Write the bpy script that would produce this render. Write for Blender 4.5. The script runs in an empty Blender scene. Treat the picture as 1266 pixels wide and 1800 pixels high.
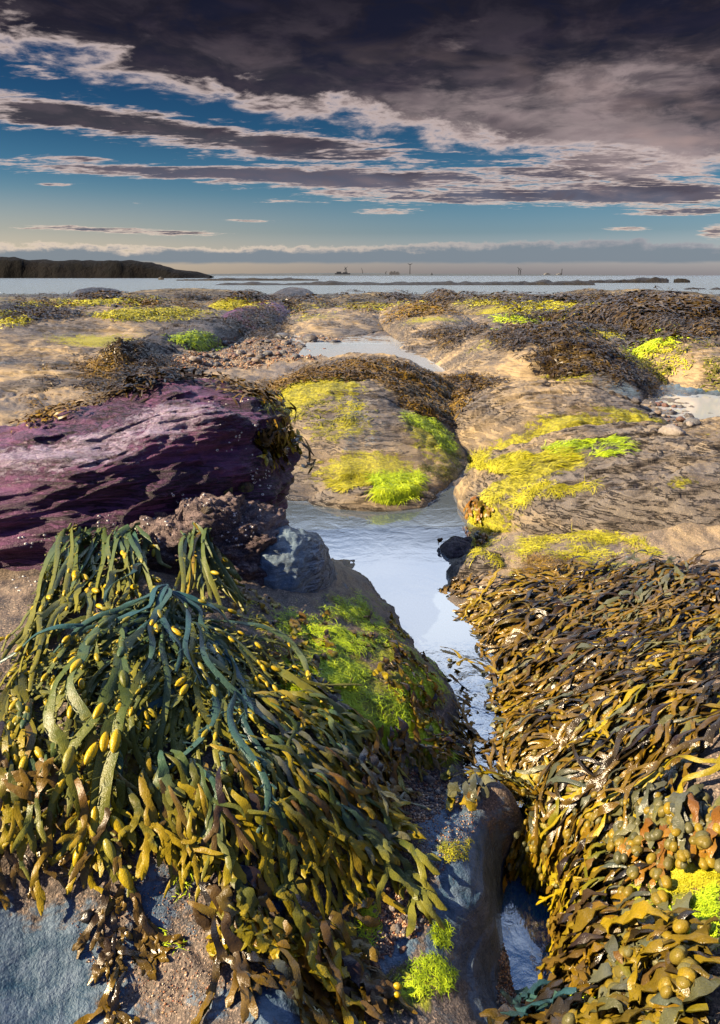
import bpy, math, random
import numpy as np
from mathutils import Vector, Matrix
from mathutils.bvhtree import BVHTree
R = math.radians
scene = bpy.context.scene
col = scene.collection
random.seed(7)

# ------------------------------------------------------------------ camera
CAMH = 1.15
PITCH = math.atan(416 / 1200)
cam_d = bpy.data.cameras.new('camera'); cam = bpy.data.objects.new('camera', cam_d); col.objects.link(cam)
cam.location = (0, 0, CAMH); cam.rotation_euler = (R(90) - PITCH, 0, 0)
cam_d.sensor_fit = 'VERTICAL'; cam_d.sensor_height = 36; cam_d.lens = 24
cam_d.clip_start = 0.02; cam_d.clip_end = 20000
scene.camera = cam
scene.render.resolution_x = 720; scene.render.resolution_y = 1024

# ------------------------------------------------------------------ exposure
scene.view_settings.view_transform = 'Standard'; scene.view_settings.look = 'None'
scene.view_settings.gamma = 1; scene.view_settings.exposure = 1.35
try: scene.view_settings.use_curve_mapping = False
except Exception: pass

# ------------------------------------------------------------------ sun
SUN_AZ, SUN_EL = -99, 34            # degrees: azimuth from straight ahead (negative = left), elevation
sd = bpy.data.lights.new('sun', 'SUN'); sun = bpy.data.objects.new('sun', sd); col.objects.link(sun)
sd.energy = 5.0; sd.angle = R(0.6); sd.color = (1.0, 0.80, 0.54)
sv = Vector((math.sin(R(SUN_AZ)) * math.cos(R(SUN_EL)), math.cos(R(SUN_AZ)) * math.cos(R(SUN_EL)), math.sin(R(SUN_EL))))
sun.rotation_euler = sv.to_track_quat('Z', 'Y').to_euler(); sun.location = sv * 30

# ------------------------------------------------------------------ node helpers
class S:
    """a socket with arithmetic"""
    nt = None
    def __init__(s, k): s.k = k
    def _m(op, *a, clamp=False):
        n = S.nt.nodes.new('ShaderNodeMath'); n.operation = op; n.use_clamp = clamp
        for i, v in enumerate(a):
            if isinstance(v, S): S.nt.links.new(v.k, n.inputs[i])
            else: n.inputs[i].default_value = v
        return S(n.outputs[0])
    def __add__(a, b): return S._m('ADD', a, b)
    def __radd__(a, b): return S._m('ADD', b, a)
    def __sub__(a, b): return S._m('SUBTRACT', a, b)
    def __rsub__(a, b): return S._m('SUBTRACT', b, a)
    def __mul__(a, b): return S._m('MULTIPLY', a, b)
    def __rmul__(a, b): return S._m('MULTIPLY', b, a)
    def __truediv__(a, b): return S._m('DIVIDE', a, b)
M_ = S._m
def sstep(a, b, x):
    n = S.nt.nodes.new('ShaderNodeMapRange'); n.interpolation_type = 'SMOOTHSTEP'
    n.inputs['From Min'].default_value = a; n.inputs['From Max'].default_value = b
    S.nt.links.new(x.k, n.inputs['Value']); return S(n.outputs[0])
def comb(x, y, z):
    n = S.nt.nodes.new('ShaderNodeCombineXYZ')
    for i, v in enumerate((x, y, z)):
        if isinstance(v, S): S.nt.links.new(v.k, n.inputs[i])
        else: n.inputs[i].default_value = v
    return S(n.outputs[0])
def sep(v):
    n = S.nt.nodes.new('ShaderNodeSeparateXYZ'); S.nt.links.new(v.k, n.inputs[0]); return [S(o) for o in n.outputs]
def noise(vec, scale, detail=5, rough=.55, dist=0):
    n = S.nt.nodes.new('ShaderNodeTexNoise'); n.inputs['Scale'].default_value = scale
    n.inputs['Detail'].default_value = detail; n.inputs['Roughness'].default_value = rough; n.inputs['Distortion'].default_value = dist
    if vec is not None: S.nt.links.new(vec.k, n.inputs['Vector'])
    return S(n.outputs[0])
def voro(vec, scale, feat='F1'):
    n = S.nt.nodes.new('ShaderNodeTexVoronoi'); n.feature = feat; n.inputs['Scale'].default_value = scale
    S.nt.links.new(vec.k, n.inputs['Vector']); return n
def ramp(x, stops, interp='LINEAR'):
    n = S.nt.nodes.new('ShaderNodeValToRGB'); n.color_ramp.interpolation = interp
    el = n.color_ramp.elements
    while len(el) < len(stops): el.new(0.5)
    for e, (p, c) in zip(el, stops):
        e.position = p; e.color = (c, c, c, 1) if isinstance(c, (int, float)) else (*c, 1)
    S.nt.links.new(x.k, n.inputs[0]); return S(n.outputs[0])
def mixc(f, a, b, mode='MIX'):
    n = S.nt.nodes.new('ShaderNodeMix'); n.data_type = 'RGBA'; n.blend_type = mode; n.clamp_factor = True
    for idx, v in ((0, f), (6, a), (7, b)):
        if isinstance(v, S): S.nt.links.new(v.k, n.inputs[idx])
        elif idx == 0: n.inputs[0].default_value = v
        else: n.inputs[idx].default_value = (*v, 1)
    return S(n.outputs[2])
def vmul(v, s):
    n = S.nt.nodes.new('ShaderNodeVectorMath'); n.operation = 'MULTIPLY'
    S.nt.links.new(v.k, n.inputs[0]); n.inputs[1].default_value = s; return S(n.outputs[0])
def vadd(a, b):
    n = S.nt.nodes.new('ShaderNodeVectorMath'); n.operation = 'ADD'
    S.nt.links.new(a.k, n.inputs[0]); S.nt.links.new(b.k, n.inputs[1]); return S(n.outputs[0])
def texc(which='Object'):
    return S(S.nt.nodes.new('ShaderNodeTexCoord').outputs[which])
def attr(name):
    n = S.nt.nodes.new('ShaderNodeAttribute'); n.attribute_name = name; return S(n.outputs['Fac'])

def ray(px, py):
    """photograph pixel -> world direction"""
    u = 900 - py; c, s = math.cos(PITCH), math.sin(PITCH)
    return Vector((px - 633, 1200 * c + u * s, -1200 * s + u * c)).normalized()
def P(px, py, z=0.0):
    d = ray(px, py); t = (z - CAMH) / d.z
    return Vector((d.x * t, d.y * t, z))
def azel(px, py):
    d = ray(px, py); return math.degrees(math.atan2(d.x, d.y)), math.degrees(math.asin(d.z))

# ------------------------------------------------------------------ sky
w = bpy.data.worlds.new('World'); scene.world = w; w.use_nodes = True
S.nt = nt = w.node_tree; nt.nodes.clear()
sky = nt.nodes.new('ShaderNodeTexSky'); sky.sky_type = 'NISHITA'; sky.sun_disc = False
sky.sun_elevation = R(SUN_EL); sky.sun_rotation = R(SUN_AZ); sky.air_density = 1.0; sky.dust_density = 1.5; sky.ozone_density = 3
dx, dy, dz = sep(texc('Generated'))
el = M_('ARCSINE', dz) * 57.2958
az = M_('ARCTAN2', dx, dy) * 57.2958
azc = M_('MAXIMUM', M_('MINIMUM', az, 45.0), -45.0)
zz = M_('MAXIMUM', dz, 0.0) + 0.055
pl = comb(dx / zz, dy / zz, 0.0)
nA = noise(vmul(pl, (.55, .75, 1)), 1.0, 7, .58, .3)
nB = noise(vmul(pl, (2.2, 5.0, 1)), 1.0, 8, .62, .4)
nC = noise(vmul(pl, (11, 17, 1)), 1.0, 5, .6, .1)
ang = comb(az, el * 3.0, 0.0)
nD = noise(ang, .16, 7, .6, .5)
nE = noise(comb(az * .35, el * 1.3, 3.3), .8, 7, .62, .3)
nR = comb(az * .10, el * .34, 8.1)
nE2 = noise(vadd(nR, comb(-.10, -.22, 0.0)), .9, 3, .5, .2)
relief = noise(nR, .9, 3, .5, .2) - nE2
# clear sky: deep teal above, paler and warmer to the horizon
tint = ramp(el / 24.0, [(0, (1.35, 1.15, 1.25)), (.05, (1.2, 1.1, 1.2)), (.13, (.52, .64, .74)), (.24, (.24, .46, .55)), (.40, (.09, .24, .33)), (.62, (.03, .11, .20)), (1, (.45, .62, .85))])
leftwarm = sstep(12, -30, az) * sstep(7.5, .5, el)
skyc = mixc(1.0, S(sky.outputs[0]), tint, 'MULTIPLY')
skyc = mixc(leftwarm * .55, skyc, (5.6, 4.4, 2.6))
# cloud thickness
e2 = el + azc * .15
big = sstep(9.6, 13.0, e2 + (nD - .5) * 5.0 + (nE - .5) * 4.0)
dens = big * 1.35
def blob(px, py, hx, hy, amp, slope=0.0):
    a0, e0 = azel(px, py); sx = hx / 22.0; sy = max(hy / 24.0, .06)
    A = (az - a0) * (1 / sx); E = (el - e0 - (az - a0) * slope) * (1 / sy)
    return M_('POWER', 2.718, 0.0 - (A * A + E * E)) * amp
bl = None
for b in [(300, 303, 340, 13, 1.1), (640, 322, 200, 20, .95), (340, 232, 300, 24, .75, -.09), (90, 205, 180, 30, .75), (60, 110, 110, 30, .5), (540, 262, 200, 26, .7),
          (850, 348, 260, 13, .8), (1090, 290, 230, 58, .95), (1210, 372, 90, 7, .9), (680, 372, 70, 7, .85), (1200, 345, 120, 14, .9),
          (430, 388, 70, 3.5, .8), (125, 401, 100, 6, .9), (310, 409, 110, 6, .9), (90, 324, 45, 4, .75), (1256, 408, 26, 14, 1.0), (1105, 402, 50, 5, .8), (500, 355, 60, 4, .6), (240, 357, 20, 3, .6), (140, 278, 70, 5, .6)]:
    g = blob(*b); bl = g if bl is None else bl + g
bands = bl + (nB - .5) * 1.6 + (nC - .5) * .85
bands = sstep(.42, 1.15, bands)
dens = M_('MAXIMUM', dens, bands)
# low bank along the horizon
banktop = 2.15 + (nE - .5) * 1.5 + (noise(comb(az, el, 9.0), .9, 6, .65) - .5) * .9 + sstep(-5, 14, az) * sstep(27, 17, az) * .35
bank = sstep(.0, .30, banktop - el) * sstep(.75, 1.05, el + (nE - .5) * .4)
edge_b = sstep(.05, .62, banktop - el)
# cloud colours: sunlit thin edges, dark thick cores
lowwarm = sstep(9, 1, el)
lit = mixc(lowwarm, (5.2, 4.2, 3.8), (6.8, 5.4, 4.2))
core = ramp(el / 20.0, [(0, (1.2, 1.3, 1.5)), (.3, (.95, 1.0, 1.35)), (.5, (.40, .385, .48)), (.78, (.13, .12, .20)), (1, (.07, .07, .13))])
pk = None
for b in [(820, 190, 210, 46, .85), (1060, 250, 170, 52, 1.0), (1110, 130, 150, 34, .8), (840, 70, 70, 26, .55), (1150, 300, 150, 40, .9), (600, 190, 60, 20, .4)]:
    g = blob(*b); pk = g if pk is None else pk + g
pinkm = sstep(.35, 1.25, pk + (nD - .5) * 1.7 + (nE - .5) * 1.6)
core = mixc(pinkm * .75, core, (3.5, 2.75, 2.6))
core = mixc(sstep(.42, .8, nE) * .4 * sstep(20, 8, el), core, (1.5, 1.05, 1.15))
core = mixc(sstep(.5, .62, nD) * .6 * sstep(9, 15, el + azc * .1), core, (.06, .085, .22))
core = mixc(sstep(.52, .36, nD) * .5 * sstep(20, 11, el), core, (.95, .75, .85))
core = mixc(sstep(.0, .16, relief) * sstep(17, 9, el + azc * .05) * sstep(-14, 10, az) * .5, core, (3.6, 2.5, 2.2))
core = mixc(sstep(.0, -.16, relief) * .5, core, (.26, .21, .34))
thick = sstep(.25, .95, dens)
ccol = mixc(thick, lit, core)
out = mixc(sstep(.0, .55, dens), skyc, ccol)
bankc = mixc(edge_b, mixc(sstep(24, -14, az), (2.9, 2.8, 2.9), (7.0, 5.6, 4.2)), (1.6, 1.95, 2.2))
out = mixc(bank * .93, out, bankc)
out = mixc(1.0, out, (.50, .50, .525), 'MULTIPLY')
# unseen pale cloud limited to where pools reflect; other sky dimmed for contrast
hi = sstep(18.3, 23.5, el + (nA - .5) * 3)
nH = sstep(.38, .60, nA)
hic = mixc(nH, (.9, 2.9, 6.6), (8.0, 8.8, 10.2))
hic = mixc(1.0, hic, mixc(sstep(.25, -.35, dy), (1, 1, 1), (.6, .6, .7)), 'MULTIPLY')
hic = mixc(1.0, hic, mixc(sstep(40, 56, el), (1, 1, 1), (.10, .15, .26)), 'MULTIPLY')
hic = mixc(1.0, hic, mixc(sstep(32, 60, M_('ABSOLUTE', az)), (1, 1, 1), (.16, .20, .30)), 'MULTIPLY')
out = mixc(sstep(.1, -.3, dy), out, (1.0, 1.1, 1.5))
out = mixc(hi, out, hic)
out = mixc(sstep(0, -3, el), out, (1.5, 1.6, 1.8))
bg = nt.nodes.new('ShaderNodeBackground'); nt.links.new(out.k, bg.inputs[0]); bg.inputs[1].default_value = 0.1
w.cycles.sampling_method = 'MANUAL'; w.cycles.sample_map_resolution = 512
wo = nt.nodes.new('ShaderNodeOutputWorld'); nt.links.new(bg.outputs[0], wo.inputs[0])

# ------------------------------------------------------------------ numpy noise
rs = np.random.RandomState(3)
PERM = rs.permutation(256); PERM = np.concatenate([PERM, PERM, PERM])
G3 = rs.normal(size=(256, 3)); G3 /= np.linalg.norm(G3, axis=1)[:, None]
def pnoise(x, y, z=0.0):
    x, y, z = np.broadcast_arrays(np.asarray(x, float), y, z)
    xi, yi, zi = (np.floor(a).astype(int) for a in (x, y, z)); xf, yf, zf = x - xi, y - yi, z - zi
    f = lambda t: t * t * t * (t * (t * 6 - 15) + 10)
    u, v, w_ = f(xf), f(yf), f(zf); xi &= 255; yi &= 255; zi &= 255
    def g(a, b, c):
        h = PERM[PERM[PERM[xi + a] + yi + b] + zi + c] & 255; q = G3[h]
        return q[..., 0] * (xf - a) + q[..., 1] * (yf - b) + q[..., 2] * (zf - c)
    L = lambda a, b, t: a + t * (b - a)
    return L(L(L(g(0,0,0), g(1,0,0), u), L(g(0,1,0), g(1,1,0), u), v), L(L(g(0,0,1), g(1,0,1), u), L(g(0,1,1), g(1,1,1), u), v), w_)
def fbm(x, y, z=0.0, o=5, r=.5):
    a, s, t = 1.0, 1.0, 0
    for i in range(o):
        t = t + a * pnoise(np.asarray(x) * s + 7.3 * i, np.asarray(y) * s + 3.1 * i, np.asarray(z) * s + i); a *= r; s *= 2.03
    return t

# ------------------------------------------------------------------ object helpers
def mk(name, V, F, mat, parent=None, loc=None, smooth=True, attrs=None):
    V = np.asarray(V, np.float32); F = np.asarray(F, np.int32)
    if loc is not None: V = V - np.asarray(loc, np.float32)
    me = bpy.data.meshes.new(name)
    me.vertices.add(len(V)); me.vertices.foreach_set('co', V.ravel())
    n, k = F.shape
    me.loops.add(n * k); me.loops.foreach_set('vertex_index', F.ravel())
    me.polygons.add(n); me.polygons.foreach_set('loop_start', np.arange(0, n * k, k, dtype=np.int32))
    try: me.polygons.foreach_set('loop_total', np.full(n, k, np.int32))
    except Exception: pass
    me.update(calc_edges=True)
    me.polygons.foreach_set('use_smooth', np.full(n, smooth))
    for an, av in (attrs or {}).items():
        a = me.attributes.new(an, 'FLOAT', 'POINT'); a.data.foreach_set('value', np.asarray(av, np.float32))
    me.materials.append(mat)
    o = bpy.data.objects.new(name, me); col.objects.link(o)
    if loc is not None: o.location = tuple(float(c) for c in loc)
    if parent is not None: o.parent = parent
    return o
def tag(o, label=None, cat=None, group=None, kind=None):
    if label: o['label'] = label
    if cat: o['category'] = cat
    if group: o['group'] = group
    if kind: o['kind'] = kind
    return o
def empty(name, loc):
    o = bpy.data.objects.new(name, None); o.empty_display_size = .05; o.location = loc; col.objects.link(o); return o
def gridF(nu, nv, wrap=False):
    i, j = np.meshgrid(np.arange(nu - 1), np.arange(nv if wrap else nv - 1), indexing='ij'); j2 = (j + 1) % nv
    return np.stack([i * nv + j, (i + 1) * nv + j, (i + 1) * nv + j2, i * nv + j2], -1).reshape(-1, 4)

# ------------------------------------------------------------------ materials
def newmat(name):
    m = bpy.data.materials.new(name); m.use_nodes = True; S.nt = nt = m.node_tree; nt.nodes.clear()
    b = nt.nodes.new('ShaderNodeBsdfPrincipled'); o = nt.nodes.new('ShaderNodeOutputMaterial'); nt.links.new(b.outputs[0], o.inputs[0])
    return m, b
def setp(b, **k):
    for n, v in k.items():
        n = n.replace('_', ' ')
        if isinstance(v, S): S.nt.links.new(v.k, b.inputs[n])
        else: b.inputs[n].default_value = (*v, 1) if isinstance(v, tuple) and len(v) == 3 else v
def bump(b, h, dist, strength=1.0):
    n = S.nt.nodes.new('ShaderNodeBump'); n.inputs['Strength'].default_value = strength; n.inputs['Distance'].default_value = dist
    S.nt.links.new(h.k, n.inputs['Height']); S.nt.links.new(n.outputs[0], b.inputs['Normal'])
def objrand():
    return S(S.nt.nodes.new('ShaderNodeObjectInfo').outputs['Random'])
def wpos():
    return S(S.nt.nodes.new('ShaderNodeNewGeometry').outputs['Position'])

def rock_material(name, c1, c2, c3, rough=.55, scale=1.0, lam=1.0, bumpd=.006, algae=((.46, .43, .010), (.19, .18, .012)), speck=.3, spec=.22):
    """stone: c1/c2 large patches, c3 dark stain in the laminations; attribute 'algae' grows a yellow green film, 'wet' darkens and glosses, 'blue' for slate coloured patches"""
    m, b = newmat(name); p = wpos()
    x, y, z = sep(p)
    big = noise(p, 1.1 * scale, 6, .6, .4)
    lamn = noise(comb(x * 1.0 + y * .4, y * 3.4 - x * 1.0, z * 22.0 + x * 1.5), 2.0 * scale, 7, .66, .35)
    fine = noise(p, 34 * scale, 6, .7); stain = noise(comb(x * .8, y * 1.5, z * 5.0), 1.3 * scale, 7, .68, .8)
    grain = noise(p, 260, 2, .6)
    c = mixc(sstep(.38, .62, big), c1, c2)
    c = mixc(sstep(.50, .62, stain) * .6, c, tuple(q * .42 for q in (c2[0] * .9, c2[1], c2[2] * 1.2)))
    c = mixc(sstep(.55, .40, lamn) * (.6 * lam), c, c3)
    c = mixc(sstep(.60, .74, fine) * .35, c, tuple(min(1, q * 1.45) for q in c1))
    c = mixc(sstep(.56, .68, grain) * speck, c, tuple(min(1, q * 1.8) for q in c1))
    c = mixc(sstep(.44, .34, grain) * speck, c, c3)
    lines = sstep(.024, .004, M_('ABSOLUTE', lamn - .5)) * sstep(.40, .52, big)
    c = mixc(lines * .95 * lam, c, (.02, .016, .015))
    c = mixc(sstep(.35, .65, attr('blue') + (big - .5) * 1.6 + (fine - .5) * .9), c, mixc(fine, (.045, .09, .14), (.15, .20, .26)))
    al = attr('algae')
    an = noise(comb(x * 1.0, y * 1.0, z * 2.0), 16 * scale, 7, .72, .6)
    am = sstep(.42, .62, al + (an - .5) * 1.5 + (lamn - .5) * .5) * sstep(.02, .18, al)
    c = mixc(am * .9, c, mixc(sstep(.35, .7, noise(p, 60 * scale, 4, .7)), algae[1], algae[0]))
    wt = sstep(.3, .7, attr('wet') + (fine - .5) * .7)
    c = mixc(wt * .6, c, mixc(1.0, c, (.42, .44, .5), 'MULTIPLY'))
    h = lamn * 1.3 * lam - lines * .7 * lam + fine * .55 + grain * .14 + am * .25
    bump(b, h, bumpd)
    setp(b, Base_Color=c, Roughness=M_('MAXIMUM', rough + (fine - .5) * .5 - wt * .33, .12), Specular_IOR_Level=spec)
    return m
MAT = {}
TAN, TAN2, DARK = (.37, .275, .150), (.150, .132, .118), (.06, .048, .045)
MAT['sand'] = rock_material('sandstone', TAN, TAN2, DARK, .5, 1.0, .9, .013)
MAT['far'] = rock_material('far_sandstone', (.27, .21, .11), (.12, .10, .07), (.03, .027, .022), .6, .45, 1.0, .05)
MAT['darkrock'] = rock_material('dark_wet_rock', (.10, .085, .075), (.05, .043, .043), (.02, .018, .02), .4, .7, 1.0, .03)
MAT['slate'] = rock_material('blue_grey_rock', (.15, .21, .26), (.22, .25, .28), (.03, .045, .06), .4, 2.2, .7, .006, speck=.4)
MAT['purple'] = rock_material('purple_sandstone', (.18, .058, .15), (.09, .03, .085), (.016, .007, .020), .45, 1.6, 1.0, .02, algae=((.42, .37, .46), (.26, .18, .28)), speck=.25, spec=.4)  # algae colours here hold the pale sky sheen painted on upward faces
MAT['pitted'] = rock_material('pitted_grey_rock', (.24, .18, .17), (.13, .09, .095), (.03, .02, .025), .6, 3.0, .5, .014, speck=.6)
MAT['near'] = rock_material('near_ground_rock', (.20, .155, .12), (.13, .11, .10), (.03, .026, .026), .5, 3.0, .5, .010, algae=((.22, .26, .012), (.07, .09, .01)), speck=.8)

def blobmask(V, blobs):
    """painted patches in world space: (px, py, z, radius across, radius in depth, amount)"""
    out_ = np.zeros(len(V))
    for (px, py, z, rx, ry, a) in blobs:
        c = P(px, py, z); g = np.exp(-(((V[:, 0] - c.x) / rx) ** 2 + ((V[:, 1] - c.y) / ry) ** 2)); out_ = np.maximum(out_, a * g)
    return out_

# ------------------------------------------------------------------ ground: thin plate spline through surveyed heights
CP = [ # photograph pixel, height above the pool
 (0,1800,.12),(300,1800,.09),(480,1770,.11),(600,1760,.04),(0,1600,.17),(150,1600,.15),(350,1600,.13),(520,1620,.09),(0,1450,.24),(200,1450,.21),(450,1450,.19),(600,1500,.11),
 (-300,1500,.3),(-300,1800,.2),(740,1390,.02),(700,1350,.05),(640,1300,.145),(720,1280,.10),(790,1300,.03),(600,1200,.19),(500,1100,.235),(700,1150,.115),(770,1190,.05),(805,1260,.01),(640,1060,.09),(590,1000,.13),
 (250,1050,.36),(100,1050,.36),(400,1040,.30),(0,1200,.34),(250,1250,.30),(430,1250,.245),(430,1030,.27),(-200,1100,.36),(0,950,.2),(200,800,.15),
 (520,900,-.08),(600,900,-.09),(700,885,-.06),(760,900,-.04),(800,890,-.02),(640,960,-.10),(720,980,-.06),(760,940,-.05),(830,1000,.05),(740,1060,-.05),(800,1060,.0),(800,1130,-.06),(860,1150,-.03),(850,1210,-.05),(880,1260,-.05),(860,1310,-.05),(850,1370,-.04),(880,1400,-.04),
 (800,1400,.03),(860,1425,.02),(905,1430,.01),(950,1425,.02),(830,1455,.045),(780,1560,.04),(855,1560,.02),(888,1500,-.03),(885,1560,-.08),(905,1530,-.2),(900,1600,-.22),(925,1570,-.24),(800,1720,.01),(862,1660,-.04),(700,1650,.03),(640,1560,.06),(940,1520,-.2),(935,1620,-.24),(905,1650,-.19),(920,1690,-.15),(958,1540,-.18),(890,1750,-.12),(960,1700,-.09),(1000,1560,-.02),(1010,1680,.0),(985,1460,.02),(985,1620,-.04),
 (1100,1500,.11),(1266,1500,.2),(1266,1800,.22),(1100,1750,.11),(950,1350,.04),(1100,1300,.15),(1266,1300,.26),(950,1200,.05),(1100,1150,.15),(1266,1150,.25),(900,1090,.05),(1000,1050,.10),(1266,1050,.22),(880,1020,.08),(930,960,.1),(1200,950,.2),
 (850,860,.02),(780,840,.02),(860,835,.02),(800,760,.04),(560,800,.0),(450,700,.05),(700,640,.12),(300,640,.1),(1000,640,.12),(620,655,.1),(1200,710,-.03),(1130,655,-.03),(1266,735,-.03),(1266,700,-.03),(1180,740,.0),(300,700,.12),(50,680,.12),(1300,660,.15),
 (500,620,.02),(600,600,.02),(400,620,.05),(633,560,.05),(100,560,.1),(1200,560,.1),(633,535,.0),(100,535,.0),(1200,535,.0),(840,578,-.02),(640,555,0.0)]
pts = [tuple(P(a, b, z)) for a, b, z in CP] + [(0, .25, .1), (-1.2, .25, .25), (1.2, .25, .22), (-2.5, 1.5, .35), (2.6, 1.5, .35), (0, -1, .1), (-4, 5, .2), (5, 4.5, .2), (-12, 12, .1), (12, 12, .1),
       (0, 45, -.05), (-30, 45, -.05), (30, 45, -.05), (0, 62, -.40), (-35, 60, -.40), (35, 60, -.40), (0, 90, -1.2), (-60, 80, -1.2), (60, 80, -1.2)]
pts = np.array(pts)
def qmap(x, y):
    r = np.sqrt(x * x + (y + .35) ** 2); return np.stack([np.arctan2(x, y + .35) * 1.35, np.log(r + .12) * 1.15], -1)
Q = qmap(pts[:, 0], pts[:, 1]); nQ = len(Q)
ker = lambda d: np.where(d > 0, d * d * np.log(d + 1e-12), 0)
D_ = np.linalg.norm(Q[:, None] - Q[None], axis=-1)
Am = np.zeros((nQ + 3, nQ + 3)); Am[:nQ, :nQ] = ker(D_) + np.eye(nQ) * .0015; Am[:nQ, nQ] = 1; Am[:nQ, nQ + 1:] = Q; Am[nQ, :nQ] = 1; Am[nQ + 1:, :nQ] = Q.T
W_ = np.linalg.solve(Am, np.concatenate([pts[:, 2], [0, 0, 0]]))
def tps(x, y):
    x = np.ravel(x); y = np.ravel(y); o_ = np.empty(len(x))
    for i in range(0, len(x), 40000):
        q = qmap(x[i:i + 40000], y[i:i + 40000]); d2 = ((q[:, None] - Q[None]) ** 2).sum(-1)
        o_[i:i + 40000] = (.5 * d2 * np.log(d2 + 1e-12)) @ W_[:nQ] + W_[nQ] + q @ W_[nQ + 1:]
    return np.clip(o_, -1.5, .6)
def strata(h, x, y, per, amp, dirx=.07, diry=.05):
    """thin tilted beds break a smooth rise into little steps"""
    c = (h + dirx * x + diry * y + 2.6 * per * fbm(x / per * .10, y / per * .10, 2.2, 5)) / per
    f = c - np.floor(c); st = np.where(f < .82, f / .82, (1 - f) / .18)
    msk = np.clip(.25 + 2.6 * pnoise(x / per * .13 + 9, y / per * .2, 5.0), 0, 1)
    return h + amp * (st - .5) * msk
PITS = [(None,.41,1.25,.13,.065,-.14),(None,.36,1.05,.08,.15,.07)]
for q in [(700,632,.12,.75,.75,.07),(640,625,.12,.5,.6,.05),(770,645,.12,.35,.35,.05),(20,690,.14,.3,.3,.05),(20,352+215,.1,1,1,.06)]: PITS.append(q)
def ground_z(x, y):
    x = np.asarray(x, float); y = np.asarray(y, float); r = np.sqrt(x * x + y * y)
    z = tps(x, y)
    near = np.clip(1.6 / (r + .4), .25, 1.2)
    z = z + .021 * fbm(x * 5, y * 5, 1.0, 5, .55) * np.clip(r / 1.5, .7, 2.2)
    z = z + np.clip((r - 4) / 20, 0, 1) * .22 * fbm(x * .42, y * .3, 4.0, 5, .55) * np.clip((58 - r) / 25, 0, 1)
    z = strata(z, x, y, .055, .012)
    far_ = np.clip((r - 2.6) / 2, 0, 1) * np.clip((30 - r) / 10, 0, 1)
    z = strata(z, x, y, .10, .03) * far_ + z * (1 - far_)
    cn = fbm(x * .9, y * 3.0 - x * .6, 6.0, 4, .55); z = z - far_ * (.035 * np.exp(-(cn / .05) ** 2) + .02 * np.tanh(cn * 9)) * np.clip(.4 + 2 * pnoise(x * .8, y * .8, 9.0), 0, 1)
    for (px, py, zz_, rx, ry, d) in PITS:
        c = P(px, py, zz_) if px is not None else Vector((py, zz_, 0)); z = z - d * np.exp(-(((x - c.x) / rx) ** 2 + ((y - c.y) / ry) ** 2) ** 1.5)
    return z
SURF = []     # (world verts, faces) for the surface search
def add_surf(V, F): SURF.append((np.asarray(V, float), np.asarray(F)))
ringr = np.exp(np.linspace(math.log(.28), math.log(95), 640))
azs = np.concatenate([np.linspace(-105, -42, 60, endpoint=False), np.linspace(-42, 42, 760), np.linspace(42, 105, 61)[1:]])
RR, AA = np.meshgrid(ringr, np.radians(azs), indexing='ij')
gx = (RR * np.sin(AA)).ravel(); gy = (RR * np.cos(AA)).ravel(); gz = ground_z(gx, gy)
GV = np.stack([gx, gy, gz], -1); GF = gridF(len(ringr), len(azs))
rr_ = np.sqrt(gx ** 2 + gy ** 2)
g_al = blobmask(GV, [(620,1180,.25,.12,.22,.95),(560,1120,.28,.1,.2,.7),(640,1250,.2,.14,.12,.9),(720,1180,.15,.1,.14,.75),(690,1110,.2,.1,.2,.7),(740,1310,.08,.08,.04,.9),(720,1740,.02,.06,.05,.8),(790,1500,.05,.05,.05,.5),
   (1160,1600,.12,.12,.12,.7),(1250,1500,.2,.08,.1,.7),(1050,1010,.12,.2,.08,.6),(900,1010,.1,.1,.06,.6),(640,1430,.1,.1,.06,.5),(760,830,.02,.2,.3,.5),(860,820,.02,.3,.3,.7),
   (300,548,.1,2.5,1.5,.7),(250,530,.05,3,3,.6),(850,535,.05,4,3,.75),(1000,545,.1,3,2.5,.6),(560,545,.05,2,2,.6),(1180,585,.1,.8,.8,.6),(1160,640,.05,.8,.6,.7)])
g_al = np.maximum(g_al, np.clip((rr_ - 11) / 10, 0, 1) * .42)
g_wet = np.clip(1 - (gz + .01) / .05, 0, 1) * (gz < .08) + blobmask(GV, [(760,1040,.0,.15,.4,.6)])
g_blue = blobmask(GV, [(60,1700,.15,.22,.12,.9),(160,1600,.15,.1,.05,.4),(500,1750,.1,.07,.06,.9),(260,1590,.14,.08,.06,.55),(470,1600,.1,.06,.06,.5),(850,1540,.02,.12,.25,1.0),(820,1650,.0,.10,.14,1.0),(850,1450,.05,.09,.08,.8),(840,1740,.0,.05,.06,.8),(700,1660,.03,.06,.05,.8),(360,1760,.1,.12,.04,.5),(1230,690,0,1,.5,.8),(1180,730,0,.6,.3,.6)])

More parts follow.
